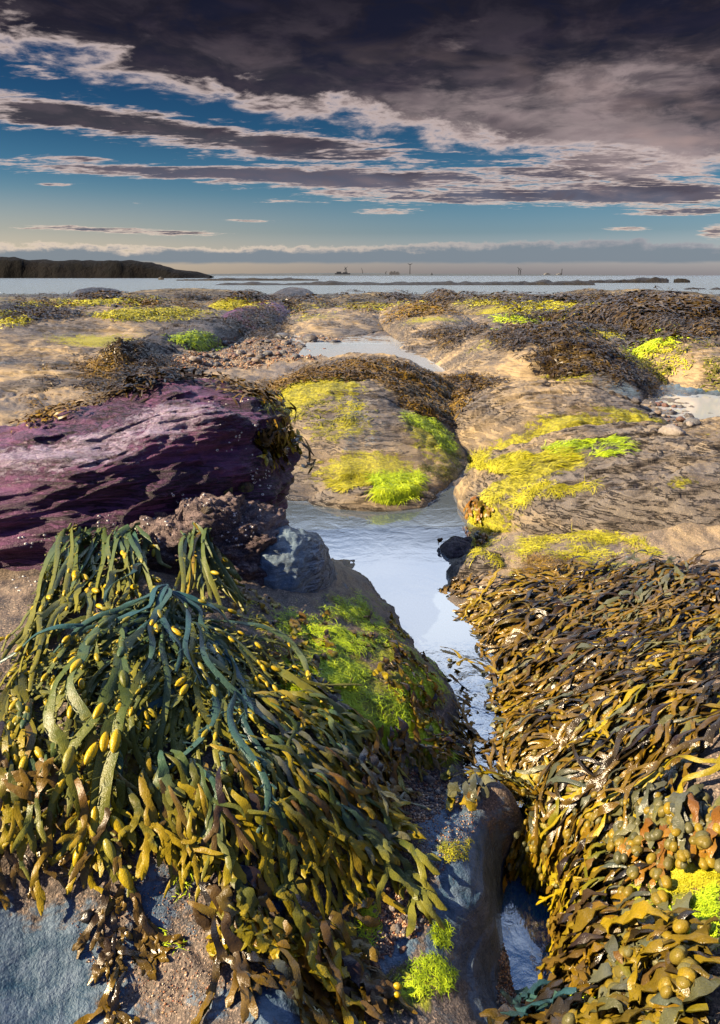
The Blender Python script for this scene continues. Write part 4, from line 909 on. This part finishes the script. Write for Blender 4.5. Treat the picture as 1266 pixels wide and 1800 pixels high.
tufts(A, 'green algae runnel down the right side of the capped dome', [(705,720),(760,735),(800,765),(800,800),(760,790),(715,760)], 2890, 0.0576, 0.00172, 'algae', 4, 0.81, 0.0090, gap=.0, freq=5)
tufts(A, 'small algae spots near the water right of the ledge', [(740,815),(800,820),(795,845),(750,845)], 1020, 0.0432, 0.00156, 'moss', 4, 1.08, 0.0075, gap=.05, freq=6)
tufts(A, 'yellow sunlit algae wash on the left flank of the capped dome', [(430,690),(500,665),(560,680),(640,705),(620,745),(540,740),(480,725)], 4080, 0.0504, 0.00140, 'algae_y', 4, 0.81, 0.0030, gap=.10, freq=3.5)
# brown caps
def weedmat(label, poly, n, dist, mat='capweed', gap=-.05, lift=None, freq=None, jit=None):
    tufts(CW, label, poly, int(n * 1.5), .011 * dist, .00125 * dist, mat, 3, .8, lift if lift is not None else .008 * dist, gap=gap, freq=freq or 9 / dist, jit=(.03 * dist if jit is None else jit))
weedmat('golden brown weed cap lying over the broad dome behind the pool', [(470,672),(560,648),(640,640),(720,648),(790,680),(760,700),(690,668),(600,665),(520,672),(470,690)], 5200, 4.6, gap=-.5)
weedmat('dark ropes of weed spilling down the right side of the capped dome', [(690,655),(780,668),(860,675),(800,700),(800,735),(770,735),(740,728),(710,705),(690,680)], 5200, 4.2, 'capweed', gap=-.4)
weedmat('thin tail of dark weed trailing right from the capped dome', [(780,668),(880,672),(850,690),(800,700)], 1000, 4.3, 'darkweed', gap=-.3)
weedmat('brown weed at the left foot of the capped dome', [(425,688),(480,675),(470,700),(430,702)], 700, 4.6, 'capweed', gap=-.2)
weedmat('small olive moss patches on the front of the capped dome', [(545,715),(600,720),(640,735),(610,750),(550,735)], 500, 4.0, 'moss', gap=.1, lift=.005)
weedmat('long dark weed drape crossing the tan hump', [(860,590),(960,580),(1040,600),(1090,640),(1040,635),(980,612),(900,605)], 4200, 6.8, 'darkweed', gap=-.25)
weedmat('tuft of dark weed on the near face of the tan hump', [(950,640),(1010,625),(1080,640),(1030,660),(970,660)], 1800, 6.3, 'darkweed', gap=-.2)
weedmat('brown weed edging the thin shelf by the far puddle', [(750,585),(830,580),(830,600),(760,597)], 900, 8, 'darkweed', gap=-.15)
weedmat('shaggy weed over the reddish knoll before the gravel', [(190,615),(250,608),(300,640),(300,680),(240,680),(200,650)], 2600, 5.5, 'darkweed', gap=-.35)
weedmat('sprawl of golden weed left of the reddish knoll', [(60,655),(120,640),(190,635),(210,660),(150,672),(80,668)], 2000, 5.3, 'capweed', gap=-.05)
weedmat('band of weed on pale slab nearest behind the purple boulder', [(0,690),(60,675),(180,675),(310,665),(330,680),(220,690),(100,695)], 2300, 4.8, 'darkweed', gap=.0)
weedmat('olive weed hanging off the slab edge behind the purple boulder at left', [(50,705),(130,695),(200,705),(130,725),(90,745),(60,730)], 1800, 4.3, 'capweed', gap=-.05)
weedmat('brown weed curtain on the purple backed knoll', [(400,560),(440,545),(480,540),(500,570),(495,595),(430,595),(400,580)], 2600, 8.5, 'darkweed', gap=-.25)
weedmat('black weed heap over the far left rocks', [(0,535),(60,530),(115,550),(110,562),(30,565),(0,560)], 1300, 12, 'darkweed', gap=-.3)
weedmat('dark weed field filling the right middle distance', [(920,545),(1000,560),(1080,555),(1266,560),(1266,600),(1150,600),(1060,590),(980,580),(900,560)], 6500, 12, 'darkweed', gap=-.12)
weedmat('brown weed belt before the sea on the right', [(840,524),(1266,523),(1266,560),(1060,552),(960,540),(850,530)], 5200, 22, 'darkweed', gap=-.08, freq=.5)
weedmat('brown weed belt before the sea on the left', [(0,520),(300,521),(560,522),(840,524),(800,535),(560,536),(420,530),(180,528),(0,530)], 5200, 24, 'darkweed', gap=-.02, freq=.5)
weedmat('olive weed scattered over the slabs in the centre distance', [(480,530),(700,530),(820,535),(760,560),(600,560),(500,548)], 2600, 15, 'capweed', gap=.08, freq=.7)
weedmat('patchy olive weed over the left mounds', [(20,530),(160,525),(400,530),(480,545),(380,545),(200,540),(60,545)], 2600, 14, 'capweed', gap=.05, freq=.7)
weedmat('yellow brown growth on the right bank of the gully', [(1120,620),(1266,610),(1266,680),(1200,690),(1110,650)], 2300, 6.6, 'moss', gap=.06)
weedmat('weed along the dark wall of the right gully', [(1080,640),(1130,655),(1150,690),(1110,690),(1085,665)], 900, 6, 'darkweed', gap=-.1)
def algmat(label, poly, n, dist, mat='algae_y', gap=-.05, freq=None):
    tufts(A, label, poly, int(n * 1.5), .009 * dist, .0009 * dist, mat, 3, .8, .003 * dist, gap=gap, freq=freq or 6 / dist, jit=.02 * dist)
algmat('vivid yellow algae streak on the long mossed mound left of centre', [(165,553),(230,545),(330,543),(372,550),(340,562),(200,565)], 2600, 11, gap=-.2)
algmat('yellow algae on the mound behind at the left', [(30,535),(110,525),(200,522),(280,522),(285,532),(170,540),(60,542)], 2000, 15, gap=-.1)
algmat('green algae saddle on the dark block beside the gravel', [(300,598),(345,590),(382,600),(380,615),(320,612)], 1000, 8, 'algae', gap=-.3)
algmat('yellow algae tip between knoll and shore', [(365,535),(400,528),(460,530),(440,540),(380,542)], 900, 16, gap=-.1)
algmat('yellow algae along the shelf right of the dark boulder', [(808,530),(860,524),(930,530),(1060,535),(1055,550),(960,548),(880,540),(815,540)], 3000, 16, gap=-.1)
algmat('green tongue of algae beside the bright puddle', [(870,555),(940,560),(960,575),(900,575)], 700, 11, 'algae', gap=-.1)
algmat('bright algae knob between the right weed banks', [(1035,582),(1090,575),(1115,582),(1080,597),(1045,595)], 900, 10, 'algae_y', gap=-.3)
algmat('green crust on the squat boulder at the right bank', [(1145,575),(1180,570),(1200,600),(1165,610),(1120,640),(1115,630)], 1100, 8, 'algae', gap=-.1)
algmat('pale yellow crust on the sunlit right bank', [(1110,625),(1160,610),(1230,620),(1250,640),(1180,650)], 800, 7, gap=.05)
algmat('yellow corner of algae at the far left edge', [(0,550),(25,550),(40,565),(10,575),(0,572)], 500, 11, gap=-.4)
algmat('yellow algae on the slabs in the centre distance', [(490,545),(560,540),(640,530),(760,535),(770,550),(640,548),(540,556)], 1600, 14, gap=.08)

# ------------------------------------------------------------------ pebbles
def stone_mesh(seed):
    nu, nv = 12, 16; u = np.linspace(-np.pi / 2, np.pi / 2, nu); v = np.linspace(0, 2 * np.pi, nv, endpoint=False); A_, B__ = np.meshgrid(u, v, indexing='ij')
    n = np.stack([np.cos(A_) * np.cos(B__), np.cos(A_) * np.sin(B__), np.sin(A_)], -1).reshape(-1, 3)
    k = 1 + .55 * fbm(n[:, 0] * 1.2 + seed * 3.1, n[:, 1] * 1.2, n[:, 2] * 1.2 + seed, 3)
    o = mk('pebble', n * k[:, None] * np.array([1, .78, .55]), gridF(nu, nv, True)[:, ::-1], MAT['pebble']); me = o.data; bpy.data.objects.remove(o); return me
m, b = newmat('pebble_stone'); r = objrand(); p = texc('Object')
c = ramp(r, [(0, (.09, .08, .08)), (.2, (.18, .10, .07)), (.35, (.05, .05, .06)), (.5, (.24, .18, .13)), (.65, (.13, .13, .14)), (.8, (.30, .26, .22)), (.9, (.16, .08, .06)), (1, (.11, .12, .14))], 'CONSTANT')
f = noise(p, 4, 6, .7); c = mixc(sstep(.35, .65, f) * .5, c, mixc(1.0, c, (.45, .42, .42), 'MULTIPLY')); bump(b, f, .05, .4); setp(b, Base_Color=c, Roughness=.42); MAT['pebble'] = m
m, b = newmat('grit'); t = attr('t')
c = ramp(t, [(0, (.06, .05, .05)), (.18, (.30, .13, .06)), (.34, (.46, .26, .12)), (.5, (.10, .07, .06)), (.62, (.52, .36, .24)), (.74, (.20, .15, .13)), (.86, (.60, .48, .36)), (.95, (.26, .09, .05))], 'CONSTANT'); setp(b, Base_Color=c, Roughness=.5); MAT['grit'] = m
PEB = [stone_mesh(i) for i in range(8)]
def pebbles(label, poly, n, s0, s1, group, sink=.25):
    for h in scatter(poly, n):
        o = bpy.data.objects.new('pebble', rnd.choice(PEB)); col.objects.link(o); s = s0 + (s1 - s0) * U(0, 1) ** 2; l, nn = near(h)
        o.scale = (s, s, s); o.rotation_euler = (U(-.3, .3), U(-.3, .3), U(0, 6.3)); o.location = l + nn * s * (.5 - sink); tag(o, label, 'pebble', group)
def grit(label, poly, n, s0, s1, sink=.2):
    V = []; F = []; T = []
    base = np.array([(1,0,0),(0,1,0),(-1,0,0),(0,-1,0),(0,0,.75),(0,0,-.6)], float); fc = [(0,1,4),(1,2,4),(2,3,4),(3,0,4),(1,0,5),(2,1,5),(3,2,5),(0,3,5)]
    for h in scatter(poly, n):
        s = s0 + (s1 - s0) * U(0, 1) ** 3; a = U(0, 6.3); ca, sa = math.cos(a), math.sin(a); q = base * np.array([s * U(.7, 1.3), s * U(.6, 1), s * U(.6, 1)]); q = q + rs.normal(size=q.shape) * s * .16
        q = np.stack([q[:, 0] * ca - q[:, 1] * sa, q[:, 0] * sa + q[:, 1] * ca, q[:, 2]], -1) + np.array(h) + np.array([0, 0, s * U(-.1, .5)])
        b0 = len(V); V += q.tolist(); F += [(x + b0, y + b0, z + b0) for x, y, z in fc]; T += [U(0, 1)] * 6
    o = mk('gravel', np.array(V), np.array(F), MAT['grit'], attrs=dict(t=T), smooth=True); tag(o, label, 'gravel', kind='stuff')
GR1 = [(680,1355),(740,1345),(790,1370),(780,1420),(740,1450),(690,1430)]
GR2 = [(650,1570),(700,1560),(760,1590),(760,1620),(700,1660),(650,1720),(600,1770),(600,1700),(640,1640)]
GR3 = [(885,1660),(930,1650),(960,1680),(940,1750),(900,1790),(870,1760)]
grit('coarse reddish grit filling the hollow below the left mound', GR1, 2600, .0018, .005)
grit('shelly grit strewn down the rock at the bottom centre', GR2, 3800, .0015, .0045)
grit('pink shell grit at the foot of the lower pool', GR3, 2400, .0015, .004)
grit('fine grit lodged on the bottom left rock', [(230,1500),(420,1490),(400,1560),(520,1700),(360,1790),(200,1760),(120,1640)], 2200, .0010, .0028)
grit('grit sprinkled over the lower right algae', [(1120,1470),(1266,1480),(1266,1700),(1100,1690)], 1300, .0010, .0026)
grit('sandy grit around the stream outlet', [(760,1380),(850,1400),(830,1480),(740,1560),(700,1500)], 1500, .0010, .003)
pebbles('small rounded pebble in the gritty hollow below the left mound', GR1, 44, .004, .010, 'pebbles in the gritty hollow')
pebbles('small rounded pebble on the gritty rock at the bottom centre', GR2 + [], 60, .004, .009, 'pebbles at the bottom centre')
pebbles('small pebble at the foot of the lower pool', GR3, 24, .003, .008, 'pebbles at the lower pool foot')
pebbles('stone in the far gravel bed between the middle mounds', [(385,600),(450,592),(560,588),(600,605),(540,625),(440,640),(370,650),(330,640)], 150, .015, .075, 'stones of the far gravel bed')
grit('grey gravel bed between the middle mounds', [(370,600),(450,590),(600,590),(620,605),(540,630),(420,650),(300,650),(300,630)], 5000, .006, .022)
pebbles('reddish brown stone in the gully at the right', [(1110,700),(1150,705),(1230,735),(1190,765),(1150,740)], 46, .012, .045, 'stones of the right gully')
for (px, py, s, lab) in [(545,600,.20,'largest rounded grey stone lying on the far gravel bed'), (507,604,.09,'square reddish stone left of the largest grey stone'), (495,595,.15,'long low stone behind the square reddish stone'), (590,608,.15,'flat dark stone at the right end of the far gravel bed'),
                         (755,1372,.017,'dark round pebble with an orange spot at the right of the gritty hollow'), (1180,765,.08,'angular brown stone at the near end of the right gully'), (262,1716,.008,'pale blue grey pebble alone on the bottom left rock'), (468+240,1670,.008,'cream oval pebble alone on blue rock at the bottom centre')]:
    h = hit(px, py); o = bpy.data.objects.new('stone', rnd.choice(PEB)); col.objects.link(o); o.scale = (s, s * .8, s * .8); o.rotation_euler = (0, 0, U(0, 3)); o.location = h + Vector((0, 0, s * .2)); tag(o, lab, 'stone')

# ------------------------------------------------------------------ barnacles and limpets on the boulder
def cone_mesh(name, mat, ribs, nv=24, nu=8, hgt=.8, top=.12, amp=.1):
    r = np.linspace(1, top, nu); v = np.linspace(0, 2 * np.pi, nv, endpoint=False); A_, B__ = np.meshgrid(r, v, indexing='ij')
    k = A_ * (1 + amp * np.cos(B__ * ribs) * A_); z = hgt * (1 - A_ ** 1.7)
    V = np.stack([k * np.cos(B__), k * np.sin(B__) * .88, z], -1).reshape(-1, 3); V = np.vstack([V, ])
    F = gridF(nu, nv, True); o = mk(name, V, F, MAT[mat]); me = o.data
    bpy.data.objects.remove(o); return me
m, b = newmat('barnacle_shell'); p = texc('Object'); c = mixc(noise(p, 3, 3), (.75, .72, .68), (.45, .45, .48)); setp(b, Base_Color=c, Roughness=.6); MAT['barn'] = m
m, b = newmat('limpet_shell'); p = texc('Object'); r = objrand(); n = noise(p, 3, 6, .7); x, y, z = sep(p)
c = mixc(sstep(.4, .6, n), (.26, .19, .12), (.12, .085, .06)); c = mixc(sstep(.45, .6, noise(p, 2, 4)) * sstep(.3, .6, r), c, (.28, .30, .08)); bump(b, n, .08); setp(b, Base_Color=c, Roughness=.5); MAT['limp'] = m
BARN = cone_mesh('barnacle', 'barn', 6, 18, 6, .75, .35, .12); LIMP = cone_mesh('limpet', 'limp', 13, 40, 12, .85, .02, .05)
def stick(me, name, px, py, s, label, cat, group=None):
    h = hit(px, py); l, nn = near(h); o = bpy.data.objects.new(name, me); col.objects.link(o); o.location = l - nn * s * .12; o.scale = (s, s, s)
    o.rotation_euler = nn.to_track_quat('Z', 'Y').to_euler(); tag(o, label, cat, group)
for (zx0, zy0, zx1, zy1, n) in [(300, 865, 370, 890, 16), (170, 905, 300, 925, 16), (30, 940, 90, 965, 9), (380, 740, 480, 800, 16), (330, 700, 460, 720, 8), (440, 820, 480, 870, 26), (240, 925, 330, 965, 14), (20, 1000, 70, 1040, 10), (390, 880, 470, 960, 30)]:
    for i in range(n): stick(BARN, 'barnacle', U(zx0, zx1), U(zy0, zy1), U(.0022, .0058), 'tiny white barnacle on the purple boulder or its pedestal', 'barnacle', 'barnacles on the purple boulder')
for (px, py, s, lab) in [(432, 858, .034, 'largest limpet, greenish, near the right end of the purple boulder'), (401, 864, .024, 'brown limpet just left of the largest greenish limpet'), (363, 900, .02, 'mossy limpet low on the purple boulder left of the brown limpet'), (228, 938, .024, 'ribbed brown limpet between the two hanging mops of wrack')]:
    stick(LIMP, 'limpet', px, py, s, lab, 'limpet')

# ------------------------------------------------------------------ sea, reefs, headland and the far shore
def ridge(name, label, prof, Y, depth, mat, cat, n=160, rough=.15, kind=None, zb=-.6, seed=1.0, topw=.5):
    """a long low landform: prof gives (px, py of its top) as surveyed along the bearing at distance Y"""
    xs = np.array([ray(a, 484).x / ray(a, 484).y * Y for a, _ in prof]); zs = np.array([CAMH + ray(a, b_).z / ray(a, b_).y * Y for a, b_ in prof])
    x = np.linspace(xs[0], xs[-1], n); zt = np.interp(x, xs, zs); s = np.array([-.5, -.46, -.43, -.39, -.34, -.2, 0, .25, .5]); hh = np.array([0, .35, .6, .8, .93, 1, .97, .6, 0])
    Xg, Sg = np.meshgrid(x, s, indexing='ij'); Hg = np.meshgrid(x, hh, indexing='ij')[1]; H_t = (zt - zb)[:, None]
    nz = fbm(Xg / Y * 45 + seed, Sg * 6 + seed, seed, 4, .5)
    Zg = zb + H_t * Hg * (1 + rough * nz * (.4 + Hg)); Yg = Y + Sg * depth + depth * .10 * fbm(Xg / Y * 14, Sg * 2, seed + 5, 4); Xg = (Xg + nz * depth * .02) * (1 + .9 * (Yg / Y - 1))
    o = mk(name, np.stack([Xg, Yg, Zg], -1).reshape(-1, 3), gridF(n, len(s)), MAT[mat], loc=(float(x.mean()), Y, zb), smooth=True, attrs=dict(algae=np.zeros(Xg.size), blue=np.zeros(Xg.size), wet=np.zeros(Xg.size)))
    return tag(o, label, cat, kind=kind)
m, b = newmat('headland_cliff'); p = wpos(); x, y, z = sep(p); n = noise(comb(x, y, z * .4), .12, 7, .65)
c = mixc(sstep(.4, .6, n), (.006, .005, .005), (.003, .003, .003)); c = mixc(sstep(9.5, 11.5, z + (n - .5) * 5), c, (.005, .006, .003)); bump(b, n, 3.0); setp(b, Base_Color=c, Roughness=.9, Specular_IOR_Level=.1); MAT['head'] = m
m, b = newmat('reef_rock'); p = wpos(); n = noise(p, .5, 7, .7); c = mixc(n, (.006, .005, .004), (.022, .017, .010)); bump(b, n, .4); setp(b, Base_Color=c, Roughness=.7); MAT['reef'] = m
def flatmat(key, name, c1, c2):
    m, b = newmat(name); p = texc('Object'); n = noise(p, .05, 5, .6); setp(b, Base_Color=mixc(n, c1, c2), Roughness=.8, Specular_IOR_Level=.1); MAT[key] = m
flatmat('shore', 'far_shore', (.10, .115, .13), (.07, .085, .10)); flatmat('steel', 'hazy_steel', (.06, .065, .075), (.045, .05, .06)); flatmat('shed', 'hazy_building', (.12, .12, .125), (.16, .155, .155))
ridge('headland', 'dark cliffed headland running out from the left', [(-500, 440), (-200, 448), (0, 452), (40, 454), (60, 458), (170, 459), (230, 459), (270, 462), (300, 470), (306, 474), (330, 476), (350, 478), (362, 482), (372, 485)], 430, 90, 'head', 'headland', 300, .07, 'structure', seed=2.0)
RF = [('long low black reef in the shallows across the middle', [(330, 505), (400, 498), (440, 496), (480, 499), (540, 497), (560, 494.5), (640, 497), (760, 495.5), (860, 496), (1000, 494), (1035, 493), (1045, 497)], 118, 14, 3.0),
      ('thinner offshore reef beyond the right end of the long reef', [(1035, 493), (1070, 492), (1110, 491), (1140, 489), (1150, 488), (1172, 490), (1176, 493)], 150, 10, 4.0),
      ('small black rock awash right of the thin reef', [(1186, 492), (1196, 489.5), (1210, 491), (1214, 493)], 150, 5, 5.0),
      ('faint reef strip far out in front of the headland tip', [(310, 491.5), (400, 489.5), (520, 489.5), (560, 491)], 210, 8, 6.0),
      ('rock breaking the water at the right edge', [(1205, 508), (1222, 505), (1240, 507), (1248, 509)], 80, 3, 7.0), ('low rock awash at the right end of the shallows', [(1245, 509), (1266, 506), (1330, 507), (1340, 510)], 78, 3, 8.0),
      ('tiny rock beside the headland foot', [(278, 489), (283, 486.5), (288, 489)], 250, 4, 9.0), ('near spit of dark rock at the left of the shallows', [(180, 514), (260, 509), (300, 508), (335, 510), (350, 513)], 75, 4, 10.0)]
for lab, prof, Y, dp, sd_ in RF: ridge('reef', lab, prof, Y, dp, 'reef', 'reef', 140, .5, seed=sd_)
YF = 2800.0
def fx(px): d = ray(px, 484); return d.x / d.y * YF
PXM = YF / 1270.0 * 1.0
def fz(py): d = ray(633, py); return CAMH + d.z / d.y * YF
ridge('far_shore', 'thin grey line of far shore under the harbour', [(330, 484), (372, 481.5), (450, 481), (580, 480), (650, 480), (700, 481), (860, 481.5), (960, 482.5), (1100, 483.2)], YF + 400, 300, 'shore', 'shore', 200, .1, 'structure', zb=-3)
def boxes(name, label, cat, bx, mat, part='', parts=None):
    x0 = fx(sum(b[0] + b[2] for b in bx) / 2 / len(bx)); loc = (x0, YF, 0.0); root = empty(name, loc); tag(root, label, cat)
    for bname, (a, t_, c_, b_), d in [(q[4] if len(q) > 4 else 'hall', q[:4], 12) for q in bx]:
        xa, xb, zt, zb_ = fx(a), fx(c_), fz(t_), fz(b_)
        X = [xa, xb, xb, xa]; V = [(X[i] - x0, (-d if i in (0, 1) else d), z) for z in (zb_, zt) for i in range(4)]
        V = [(X[i] - x0, (-d if i < 2 else d), z) for z in (zb_, zt) for i in range(4)]
        F = [(0,1,5,4),(1,2,6,5),(2,3,7,6),(3,0,4,7),(4,5,6,7),(3,2,1,0)]
        o = mk(bname, np.array(V, float), np.array(F), MAT[mat], smooth=False); o.parent = root
    return root
def bars(name, label, cat, segs, mat='steel'):
    x0 = fx(segs[0][0]); root = empty(name, (x0, YF, 0)); tag(root, label, cat)
    for (xa, ya, xb, yb, w_, pn) in segs:
        a = Vector((fx(xa) - x0, 0, fz(ya))); b_ = Vector((fx(xb) - x0, 0, fz(yb))); t = (b_ - a).normalized(); s1 = Vector((0, 1, 0)); s2 = t.cross(s1); k0 = w_ * PXM * .7; k1 = k0 * .7
        V = []
        for q, k in ((a, k0), (b_, k1)):
            for j in range(6): an = j * math.pi / 3; V.append(tuple(q + (s1 * math.cos(an) + s2 * math.sin(an)) * k))
        F = [(j, (j + 1) % 6, 6 + (j + 1) % 6, 6 + j) for j in range(6)]
        o = mk(pn, np.array(V), np.array(F), MAT[mat]); o.parent = root
    return root
bars('wind_turbine', 'tall wind turbine standing right of the harbour sheds', 'wind turbine', [(720.5, 482, 720.5, 465, 1.3, 'tower'), (720.5, 465, 716.5, 463.5, 1.0, 'blade'), (720.5, 465, 724.5, 463.5, 1.0, 'blade'), (720.5, 465, 720.5, 470, .9, 'blade')])
bars('wind_turbine', 'pair set wind turbine farther right on the horizon', 'wind turbine', [(911.5, 483, 911.5, 473, 1.1, 'tower'), (911.5, 473, 909, 469.5, .9, 'blade'), (911.5, 473, 914.5, 471.5, .9, 'blade'), (911.5, 473, 910.5, 477, .8, 'blade')])
bars('wind_turbine', 'second turbine just right of the farther one', 'wind turbine', [(914.5, 483, 914.5, 475, 1.1, 'tower'), (914.5, 475, 911.8, 474, .8, 'blade'), (914.5, 475, 916.5, 472.5, .8, 'blade'), (914.5, 475, 915.3, 478.5, .8, 'blade')])
bars('chimney', 'lone thin chimney at the right end of the horizon', 'chimney', [(987, 483, 987, 473, 1.2, 'stack'), (987, 473.2, 987, 472.6, 1.8, 'cap')])
bars('harbour_crane', 'left harbour crane with raised jib over the long ship', 'crane', [(607, 480, 607, 470, 1.1, 'mast'), (607, 473, 611, 468.5, .8, 'jib'), (607, 473, 604.5, 475, .8, 'counterweight')])
bars('harbour_crane', 'second slimmer crane beside the left harbour crane', 'crane', [(609.5, 480, 609.5, 473, 1.2, 'mast'), (609.5, 474, 606, 469, .8, 'jib')])
bars('harbour_crane', 'small crane alone between ship and sheds', 'crane', [(637.5, 481, 637.5, 476, 1.0, 'mast'), (637.5, 477, 635.5, 471, .7, 'jib')])
bars('harbour_crane', 'short lattice crane at the left of the sheds', 'crane', [(678, 482, 678, 478, 1.4, 'mast'), (678, 479, 680, 476.5, .7, 'jib')])
boxes('ship', 'long grey ship lying under the harbour cranes', 'ship', [(589, 480.2, 616, 482.5, 'hull'), (592, 477.5, 600, 480.2, 'superstructure'), (603, 478.5, 611, 480.2, 'deckhouse')], 'steel')
boxes('grain_silo', 'stepped harbour sheds left of the tall turbine', 'building', [(684, 479, 702, 483, 'hall'), (686, 477, 690, 479, 'tower'), (691.5, 476.5, 695, 479, 'tower'), (697, 477.5, 700.5, 479, 'tower')], 'shed')
boxes('small_boat', 'tiny boat on the horizon right of the tall turbine', 'boat', [(757, 481.5, 760.5, 483, 'hull'), (758.2, 479.6, 759.2, 481.5, 'mast')], 'steel')
boxes('power_station', 'pale blocky building left of the lone chimney', 'building', [(957, 481, 966, 483, 'hall'), (959, 480, 963, 481, 'roof')], 'shed')
boxes('power_station', 'wedge shaped building just left of the chimney', 'building', [(979, 481.4, 985, 483, 'hall'), (982, 480.4, 985, 481.4, 'tower')], 'shed')
